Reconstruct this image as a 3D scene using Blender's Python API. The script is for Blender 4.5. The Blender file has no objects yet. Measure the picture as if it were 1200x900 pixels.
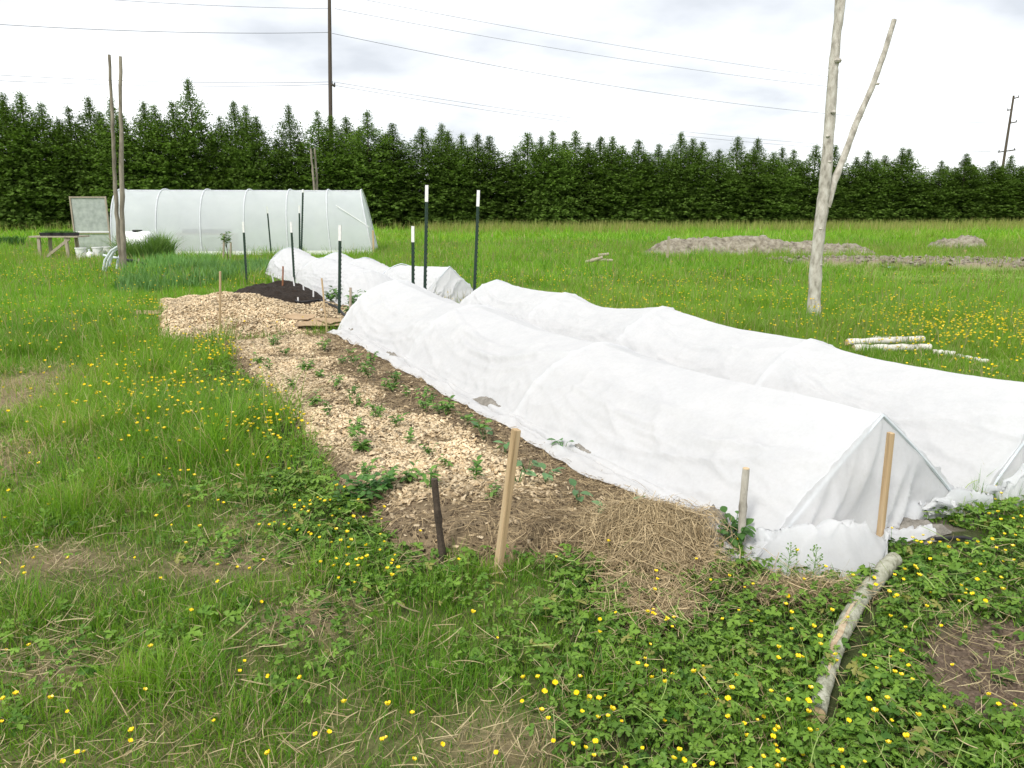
import bpy, math, random
import numpy as np
from mathutils import Vector, Matrix
R = np.random.default_rng(7)
random.seed(7)
SC = bpy.context.scene
COL = SC.collection
PI = math.pi

# ------------------------------------------------------------------ camera geometry
CZ, F = 1.6, 900.0
TH = math.atan(207 / 900)
CT, ST = math.cos(TH), math.sin(TH)
def ray(px, py):
    x = (px - 600) / F; y = (450 - py) / F
    return (x, CT + y * ST, -ST + y * CT)
def G(px, py, z=0.0):
    d = ray(px, py); t = (z - CZ) / d[2]
    return Vector((d[0] * t, d[1] * t, z))
def at(px, py, Y):
    d = ray(px, py); t = Y / d[1]
    return Vector((d[0] * t, Y, CZ + d[2] * t))
# bed axes: s runs away along the rows, r across them
DX, DY = -0.46, 0.888
NX, NY = 0.888, 0.46
def rs(x, y): return x * NX + y * NY, x * DX + y * DY
def xy(r, s): return r * NX + s * DX, r * NY + s * DY

# ------------------------------------------------------------------ noise
def vnoise(x, y, seed=0):
    x = np.asarray(x, float); y = np.asarray(y, float)
    ix = np.floor(x); iy = np.floor(y); fx = x - ix; fy = y - iy
    fx = fx * fx * (3 - 2 * fx); fy = fy * fy * (3 - 2 * fy)
    def h(a, b):
        v = np.sin(a * 127.1 + b * 311.7 + seed * 74.7) * 43758.5453
        return v - np.floor(v)
    a = h(ix, iy); b = h(ix + 1, iy); c = h(ix, iy + 1); d = h(ix + 1, iy + 1)
    return a + (b - a) * fx + (c - a) * fy + (a - b - c + d) * fx * fy
def fbm(x, y, seed=0, o=4):
    t = 0; a = .5; n = 0
    for i in range(o):
        t = t + a * vnoise(x * 2 ** i + i * 17.3, y * 2 ** i - i * 9.1, seed + i); n += a; a *= .5
    return t / n
def sstep(a, b, x):
    t = np.clip((np.asarray(x, float) - a) / (b - a), 0, 1); return t * t * (3 - 2 * t)

# ------------------------------------------------------------------ scene helpers
def tag(o, label=None, cat=None, group=None, kind=None):
    if label: o['label'] = label
    if cat: o['category'] = cat
    if group: o['group'] = group
    if kind: o['kind'] = kind
    return o
def empty(name, loc=(0, 0, 0), rz=0):
    o = bpy.data.objects.new(name, None); COL.objects.link(o)
    o.location = loc; o.rotation_euler = (0, 0, rz); o.empty_display_size = .1
    return o
def link(name, me, parent=None, loc=None):
    o = bpy.data.objects.new(name, me); COL.objects.link(o)
    if parent: o.parent = parent
    if loc is not None: o.location = loc
    return o
def np_mesh(name, V, T, mats, cols=None, smooth=False):
    """V (n,3); T (m,3 or 4) faces; cols (n,3) -> point colour attribute 'tint'"""
    V = np.asarray(V, np.float32); T = np.asarray(T, np.int32); k = T.shape[1]
    me = bpy.data.meshes.new(name)
    me.vertices.add(len(V)); me.vertices.foreach_set('co', V.ravel())
    me.loops.add(T.size); me.loops.foreach_set('vertex_index', T.ravel())
    me.polygons.add(len(T)); me.polygons.foreach_set('loop_start', np.arange(0, T.size, k, dtype=np.int32))
    me.polygons.foreach_set('loop_total', np.full(len(T), k, np.int32))
    if smooth: me.polygons.foreach_set('use_smooth', np.ones(len(T), bool))
    for m in (mats if isinstance(mats, (list, tuple)) else [mats]): me.materials.append(m)
    if cols is not None:
        a = me.attributes.new('tint', 'FLOAT_COLOR', 'POINT')
        c = np.ones((len(V), 4), np.float32); c[:, :3] = cols
        a.data.foreach_set('color', c.ravel())
    me.update(calc_edges=True)
    me.validate()
    return me
def grid_faces(nu, nv):
    i = np.arange(nu - 1)[:, None] * nv + np.arange(nv - 1)[None, :]
    i = i.ravel()
    return np.stack([i, i + nv, i + nv + 1, i + 1], 1)

class MB:
    def __init__(s): s.v = []; s.f = []
    def add(s, V, Fs):
        b = len(s.v); s.v += [tuple(p) for p in V]; s.f += [tuple(b + i for i in f) for f in Fs]; return s
    def box(s, c, d, rot=None, taper=1.0, bev=0.0):
        hx, hy, hz = d[0] / 2, d[1] / 2, d[2] / 2
        V = []
        if bev:
            ring = [(-hx + bev, -hy), (hx - bev, -hy), (hx, -hy + bev), (hx, hy - bev), (hx - bev, hy), (-hx + bev, hy), (-hx, hy - bev), (-hx, -hy + bev)]
        else: ring = [(-hx, -hy), (hx, -hy), (hx, hy), (-hx, hy)]
        n = len(ring)
        for z, k in ((-hz, 1), (hz - bev, taper), (hz, taper * (1 - bev / max(hx, .001)))) if bev else ((-hz, 1), (hz, taper)):
            for x, y in ring: V.append(Vector((x * k, y * k, z)))
        L = len(V) // n
        Fs = [tuple(range(n - 1, -1, -1)), tuple(range((L - 1) * n, L * n))]
        for l in range(L - 1):
            for i in range(n): Fs.append((l * n + i, l * n + (i + 1) % n, (l + 1) * n + (i + 1) % n, (l + 1) * n + i))
        M = rot if rot is not None else Matrix.Identity(3)
        return s.add([M @ p + Vector(c) for p in V], Fs)
    def tube(s, pts, rad, n=8, cap=True, wob=0, seed=0):
        pts = [Vector(p) for p in pts]; rr = rad if isinstance(rad, (list, tuple, np.ndarray)) else [rad] * len(pts)
        V = []; Fs = []; rnd = random.Random(seed)
        up = Vector((0, 0, 1)) if abs((pts[1] - pts[0]).normalized().z) < .9 else Vector((1, 0, 0))
        for i, p in enumerate(pts):
            t = (pts[min(i + 1, len(pts) - 1)] - pts[max(i - 1, 0)]).normalized()
            a = up.cross(t).normalized(); b = t.cross(a); up = b
            for k in range(n):
                q = 2 * PI * k / n; w = rr[i] * (1 + wob * (rnd.random() - .5))
                V.append(p + a * (math.cos(q) * w) + b * (math.sin(q) * w))
        for i in range(len(pts) - 1):
            for k in range(n): Fs.append((i * n + k, i * n + (k + 1) % n, (i + 1) * n + (k + 1) % n, (i + 1) * n + k))
        if cap: Fs += [tuple(range(n - 1, -1, -1)), tuple(range((len(pts) - 1) * n, len(pts) * n))]
        return s.add(V, Fs)
    def lathe(s, prof, c=(0, 0, 0), n=20, cap=True):
        V = []; Fs = []
        for r, z in prof:
            for k in range(n): V.append((c[0] + r * math.cos(2 * PI * k / n), c[1] + r * math.sin(2 * PI * k / n), c[2] + z))
        for i in range(len(prof) - 1):
            for k in range(n): Fs.append((i * n + k, i * n + (k + 1) % n, (i + 1) * n + (k + 1) % n, (i + 1) * n + k))
        if cap: Fs += [tuple(range(n - 1, -1, -1)), tuple(range((len(prof) - 1) * n, len(prof) * n))]
        return s.add(V, Fs)
    def mesh(s, name, mat, smooth=False):
        me = bpy.data.meshes.new(name); me.from_pydata(s.v, [], s.f); me.materials.append(mat)
        if smooth: me.polygons.foreach_set('use_smooth', np.ones(len(me.polygons), bool))
        me.update(); return me
    def build(s, name, mat, parent=None, smooth=False, loc=None):
        o = link(name, s.mesh(name, mat, smooth), parent, loc)
        if smooth:
            try: o.data.set_sharp_from_angle(angle=.7)
            except Exception: pass
        return o

def rotmats(az, tilt, roll=None):
    """rows of 3x3: roll about x, then tilt about y, then az about z"""
    n = len(az); ca, sa = np.cos(az), np.sin(az); ct, st = np.cos(tilt), np.sin(tilt)
    Z = np.zeros((n, 3, 3)); Z[:, 0, 0] = ca; Z[:, 0, 1] = -sa; Z[:, 1, 0] = sa; Z[:, 1, 1] = ca; Z[:, 2, 2] = 1
    Y = np.zeros((n, 3, 3)); Y[:, 0, 0] = ct; Y[:, 0, 2] = st; Y[:, 1, 1] = 1; Y[:, 2, 0] = -st; Y[:, 2, 2] = ct
    M = Z @ Y
    if roll is not None:
        cr, sr = np.cos(roll), np.sin(roll)
        X = np.zeros((n, 3, 3)); X[:, 0, 0] = 1; X[:, 1, 1] = cr; X[:, 1, 2] = -sr; X[:, 2, 1] = sr; X[:, 2, 2] = cr
        M = M @ X
    return M
def scatter(tv, tf, pos, M, sc):
    tv = np.asarray(tv, float); tf = np.asarray(tf, int); n = len(pos)
    sc = np.asarray(sc, float)
    if sc.ndim == 1: sc = sc[:, None].repeat(3, 1)
    V = np.einsum('nij,nvj->nvi', M, tv[None] * sc[:, None, :]) + pos[:, None, :]
    T = tf[None] + (np.arange(n) * len(tv))[:, None, None]
    return V.reshape(-1, 3), T.reshape(-1, tf.shape[1])
def percol(c, k): return np.repeat(c, k, axis=0)
def mixc(a, b, t): return np.asarray(a)[None] * (1 - t[:, None]) + np.asarray(b)[None] * t[:, None]

# ------------------------------------------------------------------ materials
class NT:
    def __init__(s, name):
        s.m = bpy.data.materials.new(name); s.m.use_nodes = True; s.t = s.m.node_tree; s.t.nodes.clear()
        s.out = s.n('ShaderNodeOutputMaterial')
    def n(s, typ, **kw):
        x = s.t.nodes.new(typ)
        for k, v in kw.items(): setattr(x, k, v)
        return x
    def l(s, a, b): s.t.links.new(a, b)
    def val(s, sock, v):
        if hasattr(v, 'is_output') or isinstance(v, bpy.types.NodeSocket): s.l(v, sock)
        else: sock.default_value = v
    def noise(s, scale, detail=4, rough=.55, coord='Object', vec=(1, 1, 1)):
        tc = s.n('ShaderNodeTexCoord'); mp = s.n('ShaderNodeMapping'); mp.inputs['Scale'].default_value = vec
        s.l(tc.outputs[coord], mp.inputs['Vector'])
        x = s.n('ShaderNodeTexNoise'); x.inputs['Scale'].default_value = scale; x.inputs['Detail'].default_value = detail
        x.inputs['Roughness'].default_value = rough; s.l(mp.outputs[0], x.inputs['Vector']); return x.outputs['Fac']
    def ramp(s, fac, stops):
        x = s.n('ShaderNodeValToRGB'); e = x.color_ramp.elements
        while len(e) < len(stops): e.new(.5)
        for i, (p, c) in enumerate(stops):
            e[i].position = p; e[i].color = (c[0], c[1], c[2], 1) if len(c) == 3 else c
        s.l(fac, x.inputs[0]); return x.outputs[0]
    def mix(s, fac, a, b, mode='MIX'):
        x = s.n('ShaderNodeMix', data_type='RGBA', blend_type=mode)
        s.val(x.inputs[0], fac)
        for i, v in ((6, a), (7, b)):
            if isinstance(v, (tuple, list)): v = (*v[:3], 1)
            s.val(x.inputs[i], v)
        return x.outputs[2]
    def attr(s, name='tint'):
        x = s.n('ShaderNodeAttribute'); x.attribute_name = name; return x.outputs['Color']
    def bsdf(s, col, rough=.8, spec=.3, bump=None, bstr=.5, bdist=.01, **kw):
        b = s.n('ShaderNodeBsdfPrincipled')
        if isinstance(col, (tuple, list)): col = (*col[:3], 1)
        s.val(b.inputs['Base Color'], col); s.val(b.inputs['Roughness'], rough); b.inputs['Specular IOR Level'].default_value = spec
        if bump is not None:
            u = s.n('ShaderNodeBump'); u.inputs['Strength'].default_value = bstr; u.inputs['Distance'].default_value = bdist
            s.l(bump, u.inputs['Height']); s.l(u.outputs[0], b.inputs['Normal'])
        for k, v in kw.items(): s.val(b.inputs[k], v)
        return b
    def done(s, sh):
        s.l(sh.outputs[0] if hasattr(sh, 'outputs') else sh, s.out.inputs['Surface']); return s.m
def m_noise(name, c1, c2, scale=8, rough=.8, bump=.4, bdist=.005, vec=(1, 1, 1), coord='Object', spec=.3, c3=None, metallic=0):
    t = NT(name); f = t.noise(scale, 6, .6, coord, vec)
    stops = [(.3, c1), (.7, c2)] if c3 is None else [(.28, c1), (.5, c2), (.72, c3)]
    c = t.ramp(f, stops)
    f2 = t.noise(scale * 3.1, 5, .65, coord, vec)
    return t.done(t.bsdf(c, rough, spec, f2, bump, bdist, Metallic=metallic))
def m_leaf(name, transl=.35, rough=.55, mult=None, spec=.25):
    t = NT(name); c = t.attr()
    oi = t.n('ShaderNodeObjectInfo')
    hs = t.n('ShaderNodeHueSaturation'); t.l(c, hs.inputs['Color'])
    mr = t.n('ShaderNodeMapRange'); mr.inputs[3].default_value = .8; mr.inputs[4].default_value = 1.2
    t.l(oi.outputs['Random'], mr.inputs[0]); t.l(mr.outputs[0], hs.inputs['Value'])
    c = hs.outputs[0]
    b = t.bsdf(c, rough, spec); tr = t.n('ShaderNodeBsdfTranslucent'); t.l(t.mix(1, c, (1.15, 1.25, .6), 'MULTIPLY'), tr.inputs['Color'])
    mx = t.n('ShaderNodeMixShader'); mx.inputs[0].default_value = transl; t.l(b.outputs[0], mx.inputs[1]); t.l(tr.outputs[0], mx.inputs[2])
    return t.done(mx)
def m_attr(name, rough=.9, scale=60, bump=.6, bdist=.006):
    t = NT(name); c = t.attr(); f = t.noise(scale, 5, .65)
    c = t.mix(.55, c, t.ramp(f, [(.3, (.45, .45, .45)), (.7, (1.35, 1.35, 1.35))]), 'MULTIPLY')
    return t.done(t.bsdf(c, rough, .2, f, bump, bdist))

M_grass = m_leaf('grass_blade', .42)
M_leaf = m_leaf('leaf', .25, .5)
M_conifer = m_leaf('conifer_foliage', .3, .75, spec=.08)
M_ground = m_attr('ground_soil', scale=35, bump=.8, bdist=.02)
M_bed = m_attr('bed_soil', scale=45, bump=.9, bdist=.015)
M_chip = m_attr('wood_chip', .8, 90, .3, .002)
M_straw = m_attr('straw', .7, 150, .1, .001)
M_petal = (lambda t: t.done(t.bsdf((.84, .63, .012), .32, .5)))(NT('buttercup_petal'))
M_stem = m_noise('green_stem', (.09, .2, .03), (.16, .28, .06), 40, .6, .1)
M_bark = m_noise('pale_bark', (.16, .145, .115), (.44, .41, .35), 13, .9, .8, .01, (1, 1, .45), c3=(.62, .6, .54))
M_barkd = m_noise('dark_bark', (.035, .026, .02), (.10, .075, .055), 30, .9, .8, .006)
M_polebark = m_noise('pole_bark', (.12, .1, .075), (.34, .3, .24), 9, .9, .6, .006, (1, 1, .3))
M_log = m_noise('lichen_bark', (.15, .14, .09), (.40, .40, .30), 30, .9, 1, .012, c3=(.52, .51, .42))
M_cut = m_noise('cut_wood', (.4, .29, .16), (.6, .46, .28), 20, .8, .2)
M_peel = m_noise('peeled_wood', (.2, .13, .07), (.42, .32, .21), 35, .85, .6, .004, c3=(.5, .42, .3))
M_birch = m_noise('white_bark', (.28, .26, .22), (.6, .57, .51), 10, .85, .5, .004, c3=(.68, .66, .6))
M_stake = m_noise('stake_wood', (.27, .185, .095), (.47, .335, .19), 5, .85, .5, .003, (9, 9, .35), c3=(.52, .41, .26))
M_staked = m_noise('weathered_wood', (.26, .22, .17), (.42, .36, .28), 7, .85, .3, .002, (6, 6, .5))
M_post = m_noise('green_post_paint', (.012, .03, .02), (.03, .055, .04), 30, .45, .15, .001)
M_tip = m_noise('white_tip_paint', (.68, .68, .66), (.82, .82, .8), 25, .5, .1, .001)
M_plast = m_noise('white_plastic', (.7, .7, .69), (.8, .8, .79), 6, .4, .05, .001)
M_pipe = m_noise('grey_pipe', (.5, .55, .58), (.66, .7, .72), 10, .4, .05, .001)
M_black = m_noise('black_plastic', (.012, .012, .013), (.03, .03, .032), 20, .5, .1, .001)
M_util = m_noise('utility_wood', (.055, .043, .034), (.12, .095, .075), 5, .9, .3, .004, (4, 4, .3))
M_wire = m_noise('wire_metal', (.06, .065, .07), (.10, .105, .11), 5, .5, 0, .001)
M_compost = m_noise('compost', (.013, .009, .006), (.045, .03, .02), 28, .95, 1, .03)
M_greysoil = m_noise('grey_soil', (.17, .155, .13), (.34, .315, .275), 22, .95, .9, .015)
M_heap = m_noise('excavated_soil', (.085, .07, .048), (.27, .24, .18), 5, .95, 1, .06, c3=(.40, .37, .30))
M_card = m_noise('cardboard', (.33, .23, .13), (.43, .31, .19), 6, .85, .2)
M_tank = m_noise('tank_plastic', (.74, .75, .75), (.82, .83, .83), 3, .4, .03)

def m_fabric(name, trans=.08, tl=.45, br=1.0):
    t = NT(name)
    f = t.noise(38, 6, .65, vec=(1, 1, 1)); g = t.noise(5, 4, .6)
    c = t.mix(.6, t.ramp(f, [(.25, (.74, .75, .765)), (.7, (.87, .875, .88))]), t.ramp(g, [(.25, (.77, .78, .79)), (.65, (.88, .88, .88))]))
    if br != 1: c = t.mix(1, c, (br, br, br), 'MULTIPLY')
    u = t.n('ShaderNodeBump'); u.inputs['Strength'].default_value = .45; u.inputs['Distance'].default_value = .009; t.l(t.mix(.5, t.noise(60, 4, .6), t.noise(9, 5, .62, vec=(1, 1, 2.2))), u.inputs['Height'])
    d = t.n('ShaderNodeBsdfDiffuse'); t.l(c, d.inputs[0]); t.l(u.outputs[0], d.inputs['Normal'])
    tr = t.n('ShaderNodeBsdfTranslucent'); t.l(c, tr.inputs[0])
    m1 = t.n('ShaderNodeMixShader'); m1.inputs[0].default_value = tl; t.l(d.outputs[0], m1.inputs[1]); t.l(tr.outputs[0], m1.inputs[2])
    tp = t.n('ShaderNodeBsdfTransparent'); m2 = t.n('ShaderNodeMixShader')
    a = t.n('ShaderNodeMapRange'); a.inputs[1].default_value = .35; a.inputs[2].default_value = .7; a.inputs[3].default_value = trans * .4; a.inputs[4].default_value = trans * 1.6
    t.l(f, a.inputs[0]); t.l(a.outputs[0], m2.inputs[0]); t.l(m1.outputs[0], m2.inputs[1]); t.l(tp.outputs[0], m2.inputs[2])
    return t.done(m2)
M_fab = m_fabric('row_cover_fabric', .085)
M_fabbright = m_fabric('row_cover_end_brightened', .08, .6, 1.07)  # same row cover cloth, colour and translucency raised to offset the end flaps' shading
def m_film():
    t = NT('greenhouse_film'); g = t.noise(1.2, 4, .6, vec=(1, 1, 1))
    c = t.ramp(g, [(.3, (.77, .80, .83)), (.7, (.86, .885, .91))])
    b = t.bsdf(c, .55, .3, t.noise(2.5, 3, .5), .12, .03)
    tr = t.n('ShaderNodeBsdfTranslucent'); t.l(c, tr.inputs[0])
    m1 = t.n('ShaderNodeMixShader'); m1.inputs[0].default_value = .5; t.l(b.outputs[0], m1.inputs[1]); t.l(tr.outputs[0], m1.inputs[2])
    tp = t.n('ShaderNodeBsdfTransparent'); m2 = t.n('ShaderNodeMixShader'); m2.inputs[0].default_value = .25
    t.l(m1.outputs[0], m2.inputs[1]); t.l(tp.outputs[0], m2.inputs[2]); return t.done(m2)
M_film = m_film()
def m_screen():
    t = NT('door_film'); c = t.ramp(t.noise(6, 3, .5), [(.3, (.34, .38, .35)), (.7, (.52, .56, .52))])
    b = t.bsdf(c, .35, .5); tp = t.n('ShaderNodeBsdfTransparent'); m2 = t.n('ShaderNodeMixShader'); m2.inputs[0].default_value = .3
    t.l(b.outputs[0], m2.inputs[1]); t.l(tp.outputs[0], m2.inputs[2]); return t.done(m2)
M_screen = m_screen()

# ------------------------------------------------------------------ ground shape and cover maps
def ell(x, y, px, py, rx, ry=None, k=1.0):
    c = G(px, py); ry = ry or rx
    return k * np.exp(-(((x - c.x) / rx) ** 2 + ((y - c.y) / ry) ** 2))
def bed_mask(r, s):
    e = (fbm(s * 1.3, r * 1.3, 3) - .5) * .35
    return sstep(1.0, 1.22, r + e) * (1 - sstep(2.45, 2.62, r)) * sstep(2.72, 3.0, s + e * .8 + (np.clip(r, 1, 2.6) - 1.75) * .5) * (1 - sstep(9.35, 9.7, s + e))
def pile_mask(r, s):
    e = (fbm(s * 1.1 + 7, r * 1.1, 5) - .5) * .5
    return sstep(.5, .8, r + e) * (1 - sstep(3.15, 3.4, r + e)) * sstep(9.75, 10.1, s + e * .6 + (r - 1.7) * .12) * (1 - sstep(14.8, 15.3, s + e))
def hg(x, y):
    r, s = rs(x, y)
    b = (fbm(x * .9, y * .9, 1) - .5) * .06 + (fbm(x * .12, y * .12, 2) - .5) * .25 * sstep(6, 25, np.hypot(x, y))
    return b * (1 - .6 * bed_mask(r, s)) + .16 * strip_mask(x, y)
def bed_h(x, y):
    r, s = rs(x, y); m = bed_mask(r, s)
    return hg(x, y) + m * (.085 + (fbm(x * 5, y * 5, 11) - .5) * .07) - (1 - sstep(0, .12, m)) * .08
def pile_h(x, y):
    r, s = rs(x, y); m = pile_mask(r, s)
    a = np.exp(-(((r - 1.45) / .85) ** 2 + ((s - 11.4) / 1.0) ** 2)) * .36
    return hg(x, y) + m * (.05 + a + (fbm(x * 4, y * 4, 12) - .5) * .11) - (1 - sstep(0, .12, m)) * .08
def top_h(x, y): return np.maximum(np.maximum(hg(x, y), bed_h(x, y)), pile_h(x, y))
def strip_mask(x, y):      # bare soil strip in the field, right
    e = (fbm(x * .5, y * .5, 21) - .5)
    c = 22.2 - (x - 8) * .13; hw = 1.1 + np.clip(x - 7, 0, 10) * .2
    return sstep(6.6, 8.4, x + e * 3) * (1 - sstep(.75, 1.05, np.abs(y - c + e * 1.4) / hw))
def soilpatch(x, y):       # bare mulch at the lower right
    e = (fbm(x * 3, y * 3, 22) - .5) * .5
    c = G(1165, 800); d = np.hypot((x - c.x - .18) / .42, (y - c.y) / .42)
    return 1 - sstep(.7, 1.1, d + e)
DRY = [(5, 470, .4, .7, 1.5), (0, 540, .36, .45, 1.3), (70, 655, .4, .14, .6), (385, 725, .24, .22, .85), (300, 655, .4, .16, .4), (330, 610, .25, .12, .5), (590, 880, .24, .15, 1), (80, 790, .2, .12, .7), (500, 665, .2, .1, .5),
       (940, 705, .28, .08, .7), (770, 668, .22, .22, 1.2), (770, 720, .14, .12, 1), (250, 670, .3, .1, .5), (470, 610, .2, .12, .9), (380, 570, .15, .1, .7), (620, 700, .05, .05, .3), (1190, 700, .15, .1, .6), (10, 450, .4, .9, .8), (1110, 725, .12, .1, .7)]
def dry(x, y):
    t = np.zeros_like(np.asarray(x, float))
    for px, py, a, b, k in DRY: t = t + ell(x, y, px, py, a, b, k)
    n = fbm(x * 2.2, y * 2.2, 31)
    near = 1 - sstep(5, 9, y)
    r, s = rs(x, y)
    lowleft = near * (1 - sstep(.3, 1.0, r)) * sstep(.46, .68, n) * .3
    return np.clip(t * (.55 + .9 * n) + lowleft, 0, 1)
def lush(x, y):            # tall soft grass, left of the bed
    t = ell(x, y, 200, 500, .9, 1.0, 1) + ell(x, y, 330, 520, .4, .7, .6) + ell(x, y, 30, 620, .35, .3, .7) + ell(x, y, 300, 840, .3, .2, .7) + ell(x, y, 60, 720, .4, .15, .5) + ell(x, y, 130, 430, 1, 1.5, .6)
    return np.clip(t, 0, 1)
def clover(x, y):          # low broad-leaved cover: front of the beds and along the bed's left edge
    r, s = rs(x, y); e = (fbm(x * 2, y * 2, 41) - .5) * .8
    a = sstep(.55, .85, r + e * .5) * (1 - sstep(1.15, 1.3, r)) * (1 - sstep(9, 10, s)) * sstep(2.5, 3.2, s)
    b = sstep(-.1, .45, x + e * .7 + (y - 3) * .12) * (1 - sstep(2.6, 3.05, s + e * .25 + (r - 2.4) * -.02)) * (r > .6)
    return np.clip(a + b, 0, 1)
def blocked(x, y):         # 1 where nothing grows
    r, s = rs(x, y)
    b = np.maximum(sstep(.25, .6, bed_mask(r, s)), sstep(.2, .5, pile_mask(r, s)))
    b = np.maximum(b, ((r > 2.5) & (r < 5.55) & (s > 2.42) & (s < 9.9)) * 1.0)
    b = np.maximum(b, ((r > 3.2) & (r < 5.7) & (s > 11.9) & (s < 20.5)) * 1.0)
    b = np.maximum(b, sstep(.3, .6, strip_mask(x, y)) * .93)
    b = np.maximum(b, soilpatch(x, y) * .96)
    p0, p1 = G(1047, 668), G(962, 845); ux, uy = p1.x - p0.x, p1.y - p0.y; L2 = ux * ux + uy * uy
    t = np.clip(((x - p0.x) * ux + (y - p0.y) * uy) / L2, 0, 1); b = np.maximum(b, (np.hypot(x - p0.x - ux * t, y - p0.y - uy * t) < .03) * .97)
    e = G(960, 656); b = np.maximum(b, ((x - e.x) / .36) ** 2 + ((y - e.y) / .25) ** 2 < 1); e = G(1075, 628); b = np.maximum(b, ((x - e.x) / .34) ** 2 + ((y - e.y) / .17) ** 2 < 1)
    return b

# ground sheet
def build_ground():
    t = np.linspace(-1, 1, 320); xs = 1.3 * np.sinh(7.1 * t)
    u = np.concatenate([np.linspace(-4.2, -1.5, 24, endpoint=False), np.linspace(-1.5, 3.2, 300, endpoint=False), np.linspace(3.2, 6.9, 60)])
    ys = 3.2 + 1.2 * np.sinh(u)
    X, Y = np.meshgrid(xs, ys, indexing='ij'); x = X.ravel(); y = Y.ravel()
    z = hg(x, y)
    far = np.hypot(x, y)
    n = fbm(x * 1.7, y * 1.7, 51); n2 = fbm(x * .25, y * .25, 52)
    g1 = mixc((.06, .08, .02), (.115, .145, .036), n)
    g2 = mixc((.13, .25, .025), (.21, .30, .045), n2 * .6 + n * .4)
    c = g1 + (g2 - g1) * sstep(5, 14, far)[:, None]
    d = dry(x, y)[:, None]; c = c + (mixc((.15, .11, .06), (.30, .24, .14), n) - c) * d
    k = clover(x, y)[:, None] * (1 - d); c = c + (mixc((.05, .04, .022), (.035, .06, .018), n) - c) * k * .8
    for msk, a, b in ((strip_mask(x, y), (.16, .12, .08), (.34, .28, .2)), (soilpatch(x, y), (.075, .052, .036), (.2, .15, .105))):
        c = c + (mixc(a, b, fbm(x * 3, y * 3, 53)) - c) * msk[:, None]
    r, s = rs(x, y); u = ((r > 2.5) & (r < 5.6) & (s > 2.2) & (s < 21))[:, None]
    c = np.where(u, mixc((.1, .085, .065), (.24, .21, .17), n), c)
    me = np_mesh('ground', np.stack([x, y, z], 1), grid_faces(len(xs), len(ys)), M_ground, c, True)
    me.flip_normals() if me.polygons[0].normal.z < 0 else None
    tag(link('ground', me), kind='structure')
build_ground()

def sheet(name, r0, r1, s0, s1, step, hf, cf, mat):
    rr = np.arange(r0, r1, step); ss = np.arange(s0, s1, step)
    Rr, S = np.meshgrid(rr, ss, indexing='ij'); r = Rr.ravel(); s = S.ravel(); x, y = xy(r, s)
    me = np_mesh(name, np.stack([x, y, hf(x, y)], 1), grid_faces(len(rr), len(ss)), mat, cf(x, y, r, s), True)
    return link(name, me)
def chipzone(r, s):
    e = (fbm(r * 2.5, s * 2.5, 61) - .5) * 1.1
    return sstep(1.1, 1.2, r + e * .2) * (1 - sstep(1.74, 1.92, r + e * .5 - sstep(7.8, 9, s) * .3 - (1 - sstep(4.3, 5.5, s)) * .26)) * sstep(3.35, 3.7, s + e * .5) * (1 - .75 * sstep(.57, .66, fbm(r * 2.2, s * 2.2, 62)))
def strawzone(r, s):
    e = (fbm(r * 2.5, s * 2.5, 63) - .5) * .6
    return np.clip(1 - sstep(3.0, 3.9, s + e - (r - 1.9) * .35), 0, 1)
def bedcol(x, y, r, s):
    n = fbm(x * 6, y * 6, 64)
    soil = mixc((.075, .055, .038), (.25, .19, .13), n); straw = mixc((.16, .115, .06), (.36, .28, .165), n); chip = mixc((.36, .25, .135), (.54, .41, .25), n)
    z = chipzone(r, s)[:, None]; w = (strawzone(r, s) * .75)[:, None]
    c = soil * .55 + straw * .45
    c = c + (straw - c) * w; return c + (chip - c) * z
tag(sheet('garden_bed', .7, 2.95, 2.0, 10.1, .03, bed_h, bedcol, M_bed), kind='structure')
def pilecol(x, y, r, s):
    n = fbm(x * 5, y * 5, 65); c = mixc((.22, .145, .075), (.44, .32, .18), n)
    d = sstep(2.1, 2.6, r + (n - .5))[:, None] * .6; return c + (np.array([.09, .065, .045])[None] - c) * d
pile = sheet('wood_chip_pile', .2, 3.6, 9.4, 15.6, .045, pile_h, pilecol, M_bed)
tag(pile, 'low spread out mound of tan wood chips behind the planted bed', 'wood chip pile')

# ------------------------------------------------------------------ scattered stuff
def rnd_rs(n, r0, r1, s0, s1):
    r = R.uniform(r0, r1, n); s = R.uniform(s0, s1, n); x, y = xy(r, s); return r, s, x, y
CHIP_V = [(-.5, -.5, 0), (.5, -.42, 0), (.42, .5, 0), (-.45, .46, 0), (-.48, -.45, 1), (.46, -.4, 1), (.4, .45, 1), (-.42, .42, 1)]
CHIP_F = [(4, 5, 6, 7), (0, 1, 5, 4), (1, 2, 6, 5), (2, 3, 7, 6), (3, 0, 4, 7)]
def chips(name, x, y, zf, parent=None, kind='stuff', big=1.0):
    n = len(x); pos = np.stack([x, y, zf(x, y) + R.uniform(0, .012, n)], 1)
    L = R.uniform(.014, .042, n) * big; W = L * R.uniform(.3, .7, n); T = R.uniform(.003, .007, n)
    V, Fc = scatter(CHIP_V, CHIP_F, pos, rotmats(R.uniform(0, 2 * PI, n), R.normal(0, .45, n), R.normal(0, .35, n)), np.stack([L, W, T], 1))
    c = mixc((.42, .29, .15), (.80, .66, .45), R.beta(2.2, 1.6, n)); c = c * (.62 + .7 * fbm(x * 3.1, y * 3.1, 98))[:, None]; dk = R.random(n) < .16; c[dk] *= .4
    o = link(name, np_mesh(name, V, Fc, M_chip, percol(c, 8)), parent); o['kind'] = kind; return o
r, s, x, y = rnd_rs(60000, .9, 2.6, 2.8, 9.7)
k = (chipzone(r, s) > R.random(len(r)) * .9) & (bed_mask(r, s) > .35); k |= (R.random(len(r)) < .035) & (bed_mask(r, s) > .3)
chips('wood_chips', x[k], y[k], bed_h)
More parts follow.
